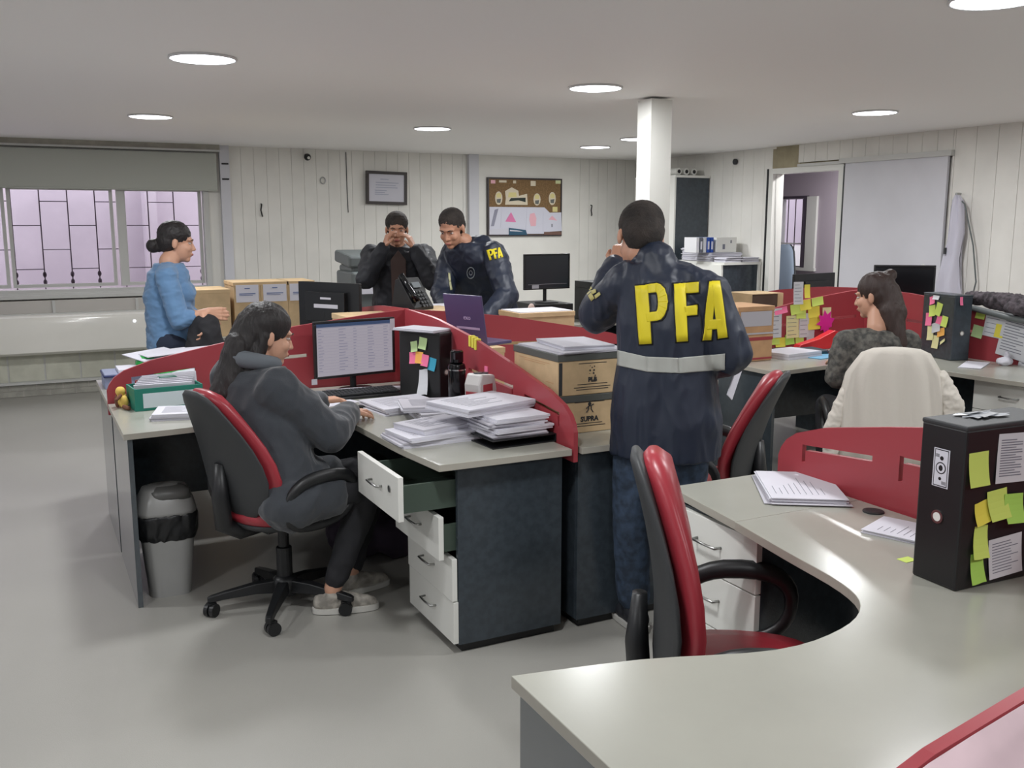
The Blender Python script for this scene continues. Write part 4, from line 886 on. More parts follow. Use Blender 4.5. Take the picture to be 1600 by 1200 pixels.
on_y(1247, 458, .085, .15, 'grey', 'white printed sheet sticking up above the noted red screen', gR, lines=6, off=.001)
on_y(1260, 455, .05, .09, 'yellow', 'yellow note on the sheet above the noted red screen', gR, off=.006)
# magenta cut-out
p = UY(1290, 506, R_[1]-.03); m = MB(); n = 18; v = []
for k in range(n):
    a = 2*PI*k/n; r = (.085 if k % 2 else .055)*(1 if -.2 < math.sin(a) else .7); v.append((r*math.cos(a), r*1.15*math.sin(a)))
m.prism(v, 0, .002, M=Matrix.Translation(p) @ basis((0, 0, 0), (1, 0, 0), (0, 0, 1), (0, -1, 0))); tag(ob('paper_cutout', m, nmat('magenta')), 'magenta spiky paper cut-out on the noted red screen', 'cut-out')
t = thing('desk_tray', (4.75, 4.78, zt), 'bright red plastic tray on the desk below the magenta cut-out', 'tray')
m = MB(); m.prism([(4.52, .7405), (4.95, .7405), (4.95, .82), (4.84, .86), (4.70, .81), (4.54, .78)], -4.80, -4.74, M=basis((0, 0, 0), (1, 0, 0), (0, 0, 1), (0, -1, 0)) @ Matrix.Translation((0, 0, 0))); 
ob('tray', m, mat('bright_red', (214, 44, 52), .4), t, bevel=.004)
# two cartons at the left end of the right desk
t = archive_box(3.80, 4.075, 4.50, 4.80, .7405, .90, 'lower brown carton at the left end of the right desk', False, 'brown cartons on the right desk', M_card2)
m = MB(); m.bx(3.80, 4.075, 4.4985, 4.50, .75, .762); m.bx(3.80, 4.075, 4.4965, 4.4985, .868, .888); ob('red_stripe', m, M_red, t)
t = archive_box(3.80, 4.08, 4.50, 4.80, .9005, 1.075, 'upper brown carton with white label at the left end of the right desk', False, 'brown cartons on the right desk', M_card2)
m = MB(); m.bx(3.82, 4.06, 4.4965, 4.4985, .955, 1.045); m.bx(3.80, 4.08, 4.4985, 4.50, .905, .915); ob('label', m, M_paper2, t)
t = thing('open_carton', (4.50, 5.2, .74), 'open brown carton with shaded inside coloured dark behind the noted red screen', 'box')
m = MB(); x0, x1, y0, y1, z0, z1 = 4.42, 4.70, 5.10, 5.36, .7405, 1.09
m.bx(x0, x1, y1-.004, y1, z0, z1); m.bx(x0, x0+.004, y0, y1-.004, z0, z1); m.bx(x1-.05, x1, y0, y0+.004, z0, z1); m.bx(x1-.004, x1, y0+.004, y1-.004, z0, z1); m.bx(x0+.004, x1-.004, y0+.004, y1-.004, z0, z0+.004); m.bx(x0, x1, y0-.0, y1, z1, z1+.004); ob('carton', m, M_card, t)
m = MB(); m.bx(x0+.005, x1-.052, y0+.002, y0+.004, z0, z1-.002); ob('inside_shade', m, mat('inside_shade_brown', (84, 68, 56), .9), t)  # dark sheet across the opening, shade of the inside put into its colour
monitor((5.58, 5.72, .74), math.radians(190), .52, .29, 'black monitor seen from behind, above the noted red screen', 1.035)
monitor((5.93, 5.15, .74), math.radians(-38), .44, .25, 'small dark monitor right of the long-haired woman', 1.135)
tag(place('tissue', fuse([('e', (6.30, 5.30, 1.20), (.05, .04, .05)), ('e', (6.33, 5.30, 1.16), (.04, .04, .03)), ('c', (6.30, 5.30, .745), (6.30, 5.30, 1.19), .012)], .008, 2, (.01, 25)), M_white), 'white flower-like tissue ball on a stick beside the small dark monitor', 'tissue')
RB = (5.117, 4.10, .7402); rb = math.radians(-14)
t = file_box(RB, rb, .125, .30, .40, 'tall grey-black file box with pink and lime notes on the right desk', m_=M_dark, base=M_dark)
RM = L3(RB, rb) @ basis((-.0625, 0, 0), (0, -1, 0), (0, 0, 1), (-1, 0, 0)); gQ = 'notes on the tall grey-black file box'
m = MB(); m.bx(-.149, .149, .003, .39, .0003, .0006); ob('olive_face', m, mat('olive_laminate', (112, 112, 98), .5), None).parent = t
bpy.data.objects['olive_face'].matrix_world = RM
for q in ((-.055, .355, .05, .05, 'pink', 'top left pink note on the tall grey-black file box', .3), (-.02, .375, .06, .025, 'grey', 'white strip at the top of the tall grey-black file box', 0), (-.05, .29, .06, .07, 'lime', 'upper left lime note on the tall grey-black file box', .2), (.01, .305, .055, .08, 'lime', 'upper middle lime note on the tall grey-black file box', -.2), (-.075, .235, .06, .08, 'pink', 'left pink note on the tall grey-black file box', .1),
          (.02, .24, .05, .05, 'pink', 'middle pink note on the tall grey-black file box', -.1), (.075, .235, .055, .065, 'lime', 'right lime note on the tall grey-black file box', -.1), (-.005, .19, .08, .06, 'grey', 'white slip in the middle of the tall grey-black file box', .3), (-.055, .15, .06, .09, 'cream', 'lower left cream note on the tall grey-black file box', .1), (.045, .165, .07, .05, 'orange', 'orange note on the tall grey-black file box', .3),
          (.0, .10, .06, .08, 'cream', 'lowest cream note on the tall grey-black file box', .0), (.07, .11, .05, .02, 'cream', 'thin cream strip low on the tall grey-black file box', .6)):
    note(RM, q[0], q[1], q[2], q[3], q[6], q[4], q[5], gQ, off=.001+.002*random.random()*2)
RY = L3(RB, rb) @ basis((0, -.15, 0), (1, 0, 0), (0, 0, 1), (0, -1, 0)); note(RY, -.02, .365, .02, .05, 0, 'pink', 'pink strip on the spine of the tall grey-black file box', gQ)
# papers on the right desk + glasses
paper_stack((4.30, 4.58, zt), .15, .32, .24, .035, 'white paper stack between the brown cartons and the red tray', 'papers on the right desk', marks=False)
m = MB(); m.box((4.47, 4.66, zt+.012), (.30, .22, .024), rot=Euler((0, 0, -.2))); tag(ob('folder', m, mat('teal_folder', (36, 74, 84), .5), bevel=.003), 'dark teal folder behind the white paper stack', 'folder')
m = MB(); m.box((4.46, 4.50, zt+.003), (.26, .2, .004), rot=Euler((0, 0, .25))); tag(ob('folder', m, mat('sky_folder', (120, 180, 214), .5)), 'pale blue folder sheet under the edge of the white paper stack', 'folder')
t = thing('eyeglasses', (4.52, 4.56, zt), 'thin dark red eyeglasses lying on the right desk', 'glasses')
m = MB()
for s in (-.033, .033): m.tube([(4.60+s+.026*math.cos(2*PI*k/18), 4.50+.012*math.sin(2*PI*k/18), zt+.022+.02*math.sin(2*PI*k/18)) for k in range(18)], .0016, n=6, loop=True)
m.tube([(4.593, 4.5, zt+.03), (4.607, 4.5, zt+.03)], .0016, n=6); m.tube([(4.541, 4.5, zt+.03), (4.54, 4.62, zt+.003)], .0016, n=6); m.tube([(4.659, 4.5, zt+.03), (4.66, 4.62, zt+.003)], .0016, n=6); ob('frame', m, mat('maroon_frame', (110, 40, 46), .4), t)
paper_stack((4.98, 3.78, zt), .5, .30, .12, .006, 'loose white papers in front of the tall grey-black file box', 'papers on the right desk', n=2, marks=False)
tag(place('paper', fuse([('e', (5.15, 3.70, .765), (.05, .04, .025)), ('e', (5.19, 3.72, .79), (.015, .02, .03))], .008, 1, (.012, 20)), M_paper), 'crumpled white paper at the foot of the red screen at the right edge', 'paper')
def on_x(px, py, w, h, c, label, rot=0, X=R_[0]-.0105, **k):
    p = UX(px, py, X); return note(Matrix.Translation(p) @ basis((0, 0, 0), (0, -1, 0), (0, 0, 1), (-1, 0, 0)), 0, 0, w, h, rot, c, label, 'notes on the near arm of the right red screen', **k)
on_x(1533, 490, .065, .065, 'lime', 'upper lime note left of the white papers at the right edge', -.1); on_x(1528, 518, .075, .075, 'mint', 'lower pale green note left of the white papers at the right edge', -.15)
on_x(1553, 506, .12, .16, 'grey', 'left white sheet pinned on the red screen at the right edge', -.1, lines=5, off=.002); on_x(1563, 517, .06, .08, 'yellow', 'yellow note between the white sheets at the right edge', -.1, off=.006)
on_x(1588, 526, .20, .26, 'grey', 'large white timetable sheet on the red screen at the right edge', -.15, lines=12, off=.009)
on_x(1620, 560, .20, .26, 'grey', 'white sheet cut by the right edge', -.15, lines=10, off=.005)
# garment lying on the screen top
tag(place('knit_garment', fuse([('c', (5.25, 4.05, 1.115), (5.25, 3.75, 1.10), .035, .06), ('c', (5.25, 3.75, 1.10), (5.24, 3.2, 1.03), .06, .05), ('e', (5.2, 3.6, 1.08), (.08, .16, .05))], .010, 2, (.016, 18)), mat('grey_knit', (96, 88, 94), .95, var=.4, vscale=40)), 'grey-brown knitted garment lying over the red screen at the right edge', 'garment')
m = MB(); m.tube([(5.20, 3.98, 1.055), (5.17, 3.7, 1.02), (5.17, 3.2, .97)], .018, n=10); tag(ob('grey_tube', m, M_prn, smooth=True), 'long grey tube resting along the red screen at the right edge', 'tube')
# ---- things on walls
t = thing('framed_document', (3.46, YB-.02, 1.93), 'white certificate in a dark frame on the boarded back wall', 'picture frame')
MT = Matrix.Translation((3.47, YB-.035, 1.935)) @ Matrix.Rotation(.02, 4, 'Y')
m = MB(); rect_frame(m, -.225, .225, -.17, .17, -.015, .015, .03, M=MT); ob('frame', m, mat('dark_wood_frame', (62, 56, 54), .4), t, bevel=.002)
m = MB(); m.bx(-.2, .2, -.004, .004, -.145, .145, 0, MT)
for k, (a, b, z) in enumerate(((-.07, .02, .085), (-.12, .13, .05), (-.12, .10, .025), (-.12, .12, 0), (-.13, .0, -.03), (-.13, -.02, -.05), (-.13, .02, -.07))): m.bx(a, b, -.0055, -.004, z, z+.007, 1, MT)
ob('certificate', m, [M_paper, mat('faint_ink', (168, 172, 190), .8)], t)
t = thing('cork_board', (5.11, YB-.03, 1.75), 'cork pinboard with drawings and cut-out figures on the back wall', 'pinboard')
cx0, cx1, cz0, cz1 = 4.655, 5.575, 1.44, 2.06; y = YB-.03
m = MB(); m.bx(cx0, cx1, y, y+.022, cz0, cz1); ob('cork', m, mat('cork', (142, 112, 76), .9, var=.15, vscale=60), t)
m = MB(); rect_frame(m, cx0-.012, cx1+.012, cz0-.012, cz1+.012, y-.006, y+.024, .018); ob('frame', m, mat('dark_frame', (58, 50, 52), .5), t)
W_, H_ = cx1-cx0, cz1-cz0
def cb(u, v): return (cx0+u*W_, cz1-v*H_)
def flat(poly, lay, m_, name, thing_):
    m = MB(); P = [cb(*p) for p in poly]; m.prism([(a, b) for a, b in P], 0, .0012, M=basis((0, y-.0005-lay*.0015, 0), (1, 0, 0), (0, 0, 1), (0, -1, 0))); return ob(name, m, m_, thing_)
gP = 'papers pinned on the cork board'
def pin(poly, lay, m_, label, extra=()):
    c = cb(*poly[0]); t2 = thing('pinned_paper', (c[0], y, c[1]), label, 'paper', gP); flat(poly, lay, m_, 'sheet', t2)
    for i, (p, mm) in enumerate(extra): flat(p, lay+1+i*.3, mm, 'drawing', t2)
M_pp = mat('pale_drawing_paper', (214, 214, 226), .8); M_pt = mat('pink_crayon', (226, 130, 176), .8); M_ptl = mat('rose_crayon', (236, 182, 192), .8); M_tl = mat('petrol_blue', (46, 86, 110), .7); M_yl = mat('cutout_yellow', (226, 214, 150), .8); M_dgn = mat('cutout_dark', (52, 60, 56), .8); M_crm = mat('cutout_cream', (226, 214, 190), .8)
pin([(.01, .50), (.35, .50), (.37, .88), (.01, .98)], 1, M_pp, 'white drawing with a grey stroke at the lower left of the cork board', [([(.08, .55), (.13, .53), (.07, .84), (.03, .84)], mat('crayon_grey', (150, 150, 166), .8))])
pin([(.18, .50), (.56, .50), (.54, .92), (.16, .86)], 3, M_pp, 'white drawing with a pink triangle on the cork board', [([(.22, .76), (.30, .59), (.37, .77)], M_pt)])
pin([(.52, .50), (.76, .50), (.84, .60), (.84, .98), (.50, .98)], 5, M_pp, 'white drawing with a faint rose figure on the cork board', [([(.56, .62), (.62, .60), (.65, .70), (.64, .84), (.57, .84), (.55, .72)], M_ptl)])
pin([(.74, .60), (1.0, .59), (1.01, .93), (.74, .95)], 7, M_pp, 'white drawing with a rose and grey figure at the lower right of the cork board', [([(.82, .72), (.87, .65), (.94, .74)], M_ptl), ([(.86, .80), (.875, .80), (.875, .86), (.86, .86)], M_ink)])
pin([(.0, .90), (.3, .88), (.3, 1.0), (.0, 1.0)], 2, M_paper, 'blank white sheet along the lower left edge of the cork board')
pin([(.27, .87), (.5, .91), (.52, 1.0), (.27, 1.0)], 9, M_tl, 'petrol blue card at the bottom of the cork board', [([(.28, .905), (.38, .915), (.46, .94), (.28, .93)], M_paper)])
pin([(.755, .945), (1.0, .945), (1.0, 1.0), (.755, 1.0)], 10, mat('brown_strip', (120, 90, 80), .7), 'brown strip at the bottom right of the cork board')
def oval(cu, cv, ru, rv, n=14): return [(cu+ru*math.cos(2*PI*k/n), cv-rv*math.sin(2*PI*k/n)) for k in range(n)]
for q, lab in (((.135, .345, .05, .12), 'left oval cut-out figure on the cork board'), ((.66, .36, .05, .11), 'cup-shaped cut-out figure right of centre on the cork board'), ((.875, .34, .05, .12), 'right oval cut-out figure on the cork board')):
    pin(oval(*q), 2, M_crm, lab, [([(q[0]-.03, q[1]-.01), (q[0]-.032, q[1]-.07), (q[0], q[1]-.095), (q[0]+.032, q[1]-.07), (q[0]+.03, q[1]-.01)], M_yl), ([(q[0]-.025, q[1]+.08), (q[0]-.028, q[1]+.02), (q[0]+.03, q[1]+.01), (q[0]+.02, q[1]+.085)], mat('cutout_slate', (110, 112, 108), .8))])
pin([(.22, .46), (.23, .35), (.22, .22), (.31, .15), (.40, .21), (.41, .30), (.52, .26), (.53, .46)], 2, M_crm, 'large cut-out group with yellow tops on the cork board', [([(.26, .33), (.27, .24), (.37, .24), (.38, .32)], M_yl), ([(.27, .40), (.3, .34), (.5, .33), (.5, .41), (.4, .38)], M_dgn)])
for k, (u, v, a, b, mm, lab) in enumerate(((.03, .03, .06, .06, M_ptl, 'pink scrap in the top left corner of the cork board'), (.14, .03, .10, .04, M_crm, 'cream scrap near the top left of the cork board'), (.33, .03, .04, .05, M_crm, 'tiny cream scrap at the top of the cork board'), (.57, .03, .07, .09, M_crm, 'hooked cream scrap at the top centre of the cork board'), (.92, .0, .09, .07, mat('pale_lime', (214, 220, 170), .8), 'pale lime scrap at the top right corner of the cork board'), (.88, .49, .07, .09, M_yl, 'yellow square under the right oval figure on the cork board'))):
    pin([(u, v), (u+a, v), (u+a, v+b), (u, v+b)], 2, mm, lab)
t = thing('security_camera', (2.634, YB-.05, 2.225), 'small dark round camera high on the boarded back wall', 'camera')
m = MB(); m.cyl((2.634, YB-.01, 2.245), (2.634, YB-.05, 2.235), .018); m.ell((2.634, YB-.06, 2.225), .035); ob('housing', m, M_black, t, smooth=True); m = MB(); m.cyl((2.637, YB-.085, 2.217), (2.637, YB-.098, 2.215), .014); ob('lens', m, M_white, t)
t = thing('wall_ring', (2.80, YB-.01, 2.0), 'small round grey ring on the boards right of the camera', 'ring'); m = MB(); m.tube([(2.80+.025*math.cos(2*PI*k/16), YB-.008, 2.0+.032*math.sin(2*PI*k/16)) for k in range(16)], .006, n=8, loop=True); ob('ring', m, M_steel, t, smooth=True)
for x, z, lab in ((2.165, 1.70, 'dark coat hook on the boards left of the framed certificate'), (5.995, 1.72, 'dark coat hook on the boards right of the cork board')):
    m = MB(); m.tube([(x, YB-.005, z+.06), (x, YB-.03, z+.055), (x-.01, YB-.03, z), (x, YB-.03, z-.05), (x+.01, YB-.005, z-.06)], .007, n=8); tag(ob('coat_hook', m, M_black, smooth=True), lab, 'hook', 'coat hooks')
m = MB(); m.cyl((6.67, 8.05, 2.20), (6.69, 8.05, 2.20), .03); tag(ob('motion_sensor', m, M_shell), 'small dark round sensor high on the right wall', 'sensor')
m = MB(); m.tube([(3.05, YB-.004, 2.29), (3.052, YB-.004, 1.9), (3.058, YB-.004, 1.68)], .004, n=6); tag(ob('wall_cable', m, M_shell), 'thin dark cable hanging down the boards left of the certificate', 'cable')
# hanging white garment
M_coat = mat('lavender_white', (206, 204, 216), .85)
t = thing('hanging_coat', (6.62, 5.28, 1.0), 'pale lavender-white coat hanging on the boards of the right wall', 'coat')
m = MB(); R = []
for z, w, dp in ((1.79, .015, .015), (1.75, .04, .03), (1.70, .045, .045), (1.5, .06, .05), (1.3, .075, .055), (1.1, .10, .06), (.85, .125, .065), (.7, .13, .06)):
    R.append([Vector((6.60-dp*math.cos(a)*.9-.012*math.sin(a*5+z*4)-.006*math.sin(a*11-z*9), 5.27+.02*math.sin(z*7)+w*math.sin(a)*(1+.12*math.sin(z*11+a*2)), z)) for a in [2*PI*k/40 for k in range(40)]])
m.rings(R); ob('cloth', m, M_coat, t, smooth=True)
m = MB(); m.tube([(6.60, 5.29, 1.79), (6.60, 5.20, 1.72), (6.62, 5.11, 1.4), (6.62, 5.06, 1.12), (6.62, 5.12, .8)], .006, n=8); ob('cord', m, M_prn, t, smooth=True)
m = MB(); m.bx(6.53, 6.545, 5.29, 5.305, 1.33, 1.38); ob('dark_tab', m, M_shell, t)
m = MB(); m.cyl((6.62, 5.30, 1.80), (6.67, 5.30, 1.80), .01); ob('hook', m, M_steel, t)
m = MB(); m.tube([(XR-.04, 4.72, 2.18), (XR-.045, 4.70, 2.1)], .006); ob_ = tag(ob('wall_clip', m, M_steel), 'small metal clip high on the right wall boards', 'clip')
# ================================================================== PEOPLE
def V3(*a): return Vector(a)
def lerp(a, b, t): return a+(b-a)*t
def ell_ring(c, lat, fwd, w, d, n=28, p=2.2):
    r = []
    for k in range(n):
        a = 2*PI*k/n; cs, sn = math.cos(a), math.sin(a)
        r.append(c+lat*(w*abs(cs)**(2/p)*(1 if cs > 0 else -1))+fwd*(d*abs(sn)**(2/p)*(1 if sn > 0 else -1)))
    return r
def frame_of(fwd, up):
    f = fwd.normalized(); r = f.cross(up).normalized(); u = r.cross(f).normalized(); return r, f, u    # right, forward, up
def head_prims(c, fwd, up, s=1.0):
    r, f, u = frame_of(fwd, up); R3 = Matrix((r, f, u)).transposed()
    P = lambda x, y, z: c+(r*x+f*y+u*z)*s
    E = lambda x, y, z, a, b, d: ('e', P(x, y, z), (a*s, b*s, d*s), R3)
    return [E(0, -.012, .038, .075, .093, .083), E(0, .028, -.035, .060, .062, .078), E(0, .062, -.092, .024, .022, .020), E(0, .02, -.08, .045, .045, .03),
            ('c', P(0, .086, .004), P(0, .102, -.030), .008*s, .0110*s), E(.011, .094, -.033, .008, .009, .007), E(-.011, .094, -.033, .008, .009, .007), E(0, .074, .024, .054, .020, .012),
            E(.034, .062, -.026, .024, .024, .026), E(-.034, .062, -.026, .024, .024, .026), E(0, .087, -.058, .023, .010, .0055), E(0, .085, -.068, .020, .010, .006),
            E(.077, -.008, -.006, .009, .017, .030), E(-.077, -.008, -.006, .009, .017, .030)], P, R3
def hand_prims(w, d, n, side, curl=.5, s=1.0, spread=.1):
    """w wrist, d pointing direction, n palm normal (towards the grip), side = +1 if the thumb is on d x n"""
    d = d.normalized(); n = (n-d*n.dot(d)).normalized(); t = d.cross(n)*side
    out = []; L = .085*s
    for k in range(4):
        x = (.030-.020*k)*s; out.append(('c', w+d*.012*s+t*x*.6, w+d*L+t*x, .0135*s, .0115*s))
    for k, (ln, x) in enumerate(((.072, .030), (.080, .010), (.074, -.010), (.058, -.029))):
        p = w+d*(L-(.006 if k in (0, 3) else 0))*1.0+t*x*s; a = 0; q = (1-spread*0)
        dd = (d+t*spread*(.9-.6*k)).normalized()
        for j, fr in enumerate((.45, .30, .25)):
            a += curl*(.7+.25*j)+.04*k
            v = dd*math.cos(a)+n*math.sin(a); p2 = p+v*ln*fr*s; out.append(('c', p, p2, (.0092-.0009*j)*s, (.0085-.0010*j)*s)); p = p2
    p = w+d*.022*s+t*.028*s; v = (d*.75+t*.75+n*.25).normalized(); p2 = p+v*.04*s; out.append(('c', p, p2, .013*s, .0105*s))
    v = (d*.95+t*.15+n*.35).normalized(); p3 = p2+v*.034*s; out.append(('c', p2, p3, .0105*s, .0085*s))
    return out
def arm_prims(S, E_, W_, r=(.052, .040, .028), s=1.0): return [('c', S, E_, r[0]*s, r[1]*s), ('c', E_, W_, r[1]*s, r[2]*s)]
def leg_prims(Hp, K, A, r=(.085, .056, .040)): return [('c', Hp, K, r[0], r[1]), ('c', K, lerp(K, A, .35), r[1], r[1]*.98), ('c', lerp(K, A, .35), A, r[1]*.98, r[2])]
def foot_prims(A, dirn, s=1.0, up=0):
    d = Vector((dirn.x, dirn.y, 0)).normalized(); a = Vector((A.x, A.y, .045+up)); return [('c', A, a-d*.02, .040*s, .038*s), ('c', a-d*.045, a+d*.13-V3(0, 0, .012), .038*s, .030*s), ('c', a+d*.05, a+d*.155-V3(0, 0, .016), .040*s, .024*s)]
def torso_rings(pelvis, chest, neck, lat_h, lat_s, fwd_h, fwd_s, W=(.165, .145, .165, .175, .10), D=(.115, .10, .12, .105, .065), infl=0, drop=.10, hemw=0):
    up0 = (chest-pelvis).normalized(); R = []
    pts = [(pelvis-V3(0, 0, drop), 0, W[0]*.95+hemw, D[0]+hemw*.6), (pelvis, 0, W[0]+hemw*.6, D[0]+hemw*.4), (lerp(pelvis, chest, .45), .4, W[1]+hemw*.5, D[1]+hemw*.4), (lerp(pelvis, chest, .8), .8, W[2], D[2]), (chest, 1, W[3], D[3]), (lerp(chest, neck, .55), 1, W[3]*.80, D[3]*.9), (lerp(chest, neck, .9), 1, W[4], D[4])]
    for c, t, w, d in pts:
        la = lerp(lat_h, lat_s, t).normalized(); fo = lerp(fwd_h, fwd_s, t).normalized(); R.append(ell_ring(c, la, fo, w+infl, d+infl))
    return R
def add_islands(me, builder, mats):
    m = MB(); builder(m); n = len(me.materials); me2 = m.mesh('i'); bm = bmesh.new(); bm.from_mesh(me); k = len(bm.faces); bm.from_mesh(me2); bm.faces.ensure_lookup_table()
    bm.to_mesh(me); bm.free(); bpy.data.meshes.remove(me2); return me
M_skinA = mat('skin_light', (206, 158, 132), .5); M_skinB = mat('skin_tan', (190, 140, 114), .5)
M_eye = mat('eye_white', (186, 176, 170), .3); M_iris = mat('iris', (50, 34, 26), .25); M_lip = mat('lip', (170, 98, 92), .5)
M_hair = mat('dark_hair', (34, 30, 30), .55, bump=.4, bscale=120, stretch=(1, 1, .15)); M_hairb = mat('brown_hair', (58, 44, 40), .55, bump=.4, bscale=120, stretch=(1, 1, .15)); M_hairs = mat('short_black_hair', (58, 51, 47), .85, bump=.5, bscale=260, var=.35, vscale=14)
def eyes(P, R3, s=1.0):
    def f(m):
        for sx in (-1, 1):
            m.ell(P(sx*.030, .0735, .004), (.0110*s, .0115*s, .0052*s), rot=R3, n=14, mi=1); m.ell(P(sx*.030, .0826, .004), (.0052*s, .0030*s, .0046*s), rot=R3, n=12, mi=2)
        m.ell(P(0, .0925, -.0625), (.020*s, .007*s, .0065*s), rot=R3, n=14, mi=3)
    return f
def person(base, label, J_, skin, head, prims_extra=(), vox=.0055):
    """J_: joints; head: (centre, forward, up). Returns thing, head helper"""
    t = thing('person', base, label, 'person')
    hp, P, R3 = head_prims(*head)
    j = J_; la = (j['sr']-j['sl']).normalized(); lh = (j['hr']-j['hl']).normalized(); fs = V3(0, 0, 1).cross(la).normalized(); fh = V3(0, 0, 1).cross(lh).normalized()
    pel = (j['hl']+j['hr'])/2; ch = (j['sl']+j['sr'])/2-V3(0, 0, .05)
    k = (j['sr']-j['sl']).length/.36
    prims = hp+[('r', torso_rings(pel, ch, j['neck'], lh, la, fh, fs, W=(.15, .13*k, .145*k, .155*k, .07), D=(.10, .085, .10, .085, .055), drop=.08))]
    prims += [('c', j['neck'], head[0]+(P(0, -.015, -.07)-head[0]), .056, .052), ('c', lerp(ch, j['neck'], .6), j['sl'], .05, .055), ('c', lerp(ch, j['neck'], .6), j['sr'], .05, .055)]
    for s in 'lr':
        prims += arm_prims(j['s'+s], j['e'+s], j['w'+s], (.045, .036, .026))
        prims += leg_prims(j['h'+s], j['k'+s], j['a'+s], (.078, .050, .036)) + [('c', j['a'+s], V3(j['a'+s].x, j['a'+s].y, max(.05, j['a'+s].z-.05)), .034, .03)]
        if 'hand'+s in j: prims += hand_prims(j['w'+s], *j['hand'+s])
    prims += list(prims_extra)
    me = fuse(prims, vox, 2); add_islands(me, eyes(P, R3), None)
    o = place('body', me, [skin, M_eye, M_iris, M_lip], t, smooth=True)
    return t, P, R3, dict(pel=pel, ch=ch, la=la, lh=lh, fs=fs, fh=fh, k=k)
def brows(P, R3, t, m_):
    m = MB()
    for sx in (-1, 1): m.tube([P(sx*.014, .0915, .022), P(sx*.030, .0915, .027), P(sx*.046, .081, .022)], [.003, .0035, .002], n=6)
    ob('eyebrows', m, m_, t, smooth=True)
def top_prims(j, q, infl=.02, hem=.12, hemw=.01, W=(.155, .145, .16, .165, .085), D=(.11, .10, .118, .105, .065), sleeve=1.0, r=(.062, .055, .043), cut=1.0):
    k = q['k']; W = (W[0], W[1]*k, W[2]*k, W[3]*k, W[4])
    pr = [('r', torso_rings(q['pel'], q['ch'], j['neck'], q['lh'], q['la'], q['fh'], q['fs'], W=W, D=D, infl=infl, drop=hem, hemw=hemw)), ('c', lerp(q['ch'], j['neck'], .5), j['sl'], .065+infl*.5, .058+infl*.4), ('c', lerp(q['ch'], j['neck'], .5), j['sr'], .065+infl*.5, .058+infl*.4)]
    for s in 'lr': pr += [('c', j['s'+s], j['e'+s], r[0]+infl*.4, r[1]+infl*.3), ('c', j['e'+s], lerp(j['e'+s], j['w'+s], cut), r[1]+infl*.3, r[2]+infl*.1)]
    return pr
def leg_cloth(j, r=(.096, .068, .058), hipc=None, cut=.92):
    pr = []
    for s in 'lr': pr += leg_prims(j['h'+s], j['k'+s], lerp(j['k'+s], j['a'+s], cut), r)
    pr += [('c', j['hl'], j['hr'], .105, .105)]
    if hipc is not None: pr += [('c', (j['hl']+j['hr'])/2, hipc, .11, .105)]
    return pr
def hair_cap(P, R3, infl=.006, back=.0, front=.0, low=.03):
    s = infl
    E = lambda x, y, z, a, b, d: ('e', P(x, y, z), (a+s, b+s, d+s), R3)
    return [E(0, -.018+front, .049, .074, .088, .074), E(0, -.045, .01, .068, .062, .075-low*.2)]
FW = lambda a: V3(math.sin(math.radians(a)), math.cos(math.radians(a)), 0)          # horizontal direction by azimuth
M_jeans = mat('blue_jeans', (58, 74, 96), .85, var=.3, vscale=30); M_trs = mat('black_trousers', (34, 34, 38), .8); M_navy = mat('navy_nylon', (31, 39, 56), .5, bump=.06, bscale=30)
M_yel = mat('yellow_print', (224, 206, 34), .55); M_refl = mat('reflective_grey', (176, 178, 172), .5); M_shoe = mat('dark_shoe', (38, 40, 46), .6); M_sole = mat('white_sole', (206, 204, 198), .6)

def bvh_of(o):
    me = o.data; w = Vector(o.parent.location) if o.parent else Vector((0, 0, 0)); return BVHTree.FromPolygons([v.co+w for v in me.vertices], [list(p.vertices) for p in me.polygons])
def decal(name, quads, bv, m_, parent, off=.003, div=10, thick=.0008):
    """quads: lists of 4 pixel corners of the photograph's view with (px, py); laid on the cloth as a thin print"""
    m = MB()
    for q in quads:
        G = []
        for j in range(div+1):
            row = []
            for i in range(div+1):
                u, v = i/div, j/div
                px = (q[0][0]*(1-u)+q[1][0]*u)*(1-v)+(q[3][0]*(1-u)+q[2][0]*u)*v; py = (q[0][1]*(1-u)+q[1][1]*u)*(1-v)+(q[3][1]*(1-u)+q[2][1]*u)*v
                r = (_F+_R*((px-800)/FPX)+_D*((py-600)/FPX)).normalized(); hit = bv.ray_cast(Vector((0, 0, H)), r)
                row.append(None if hit[0] is None else m.bm.verts.new(hit[0]+hit[1]*off*(1 if hit[1].dot(r) < 0 else -1)))
            G.append(row)
        for j in range(div):
            for i in range(div):
                c = (G[j][i], G[j][i+1], G[j+1][i+1], G[j+1][i])
                if all(c): m.bm.faces.new(c)
    o = ob(name, m, m_, parent, smooth=True); s = o.modifiers.new('t', 'SOLIDIFY'); s.thickness = thick; return o

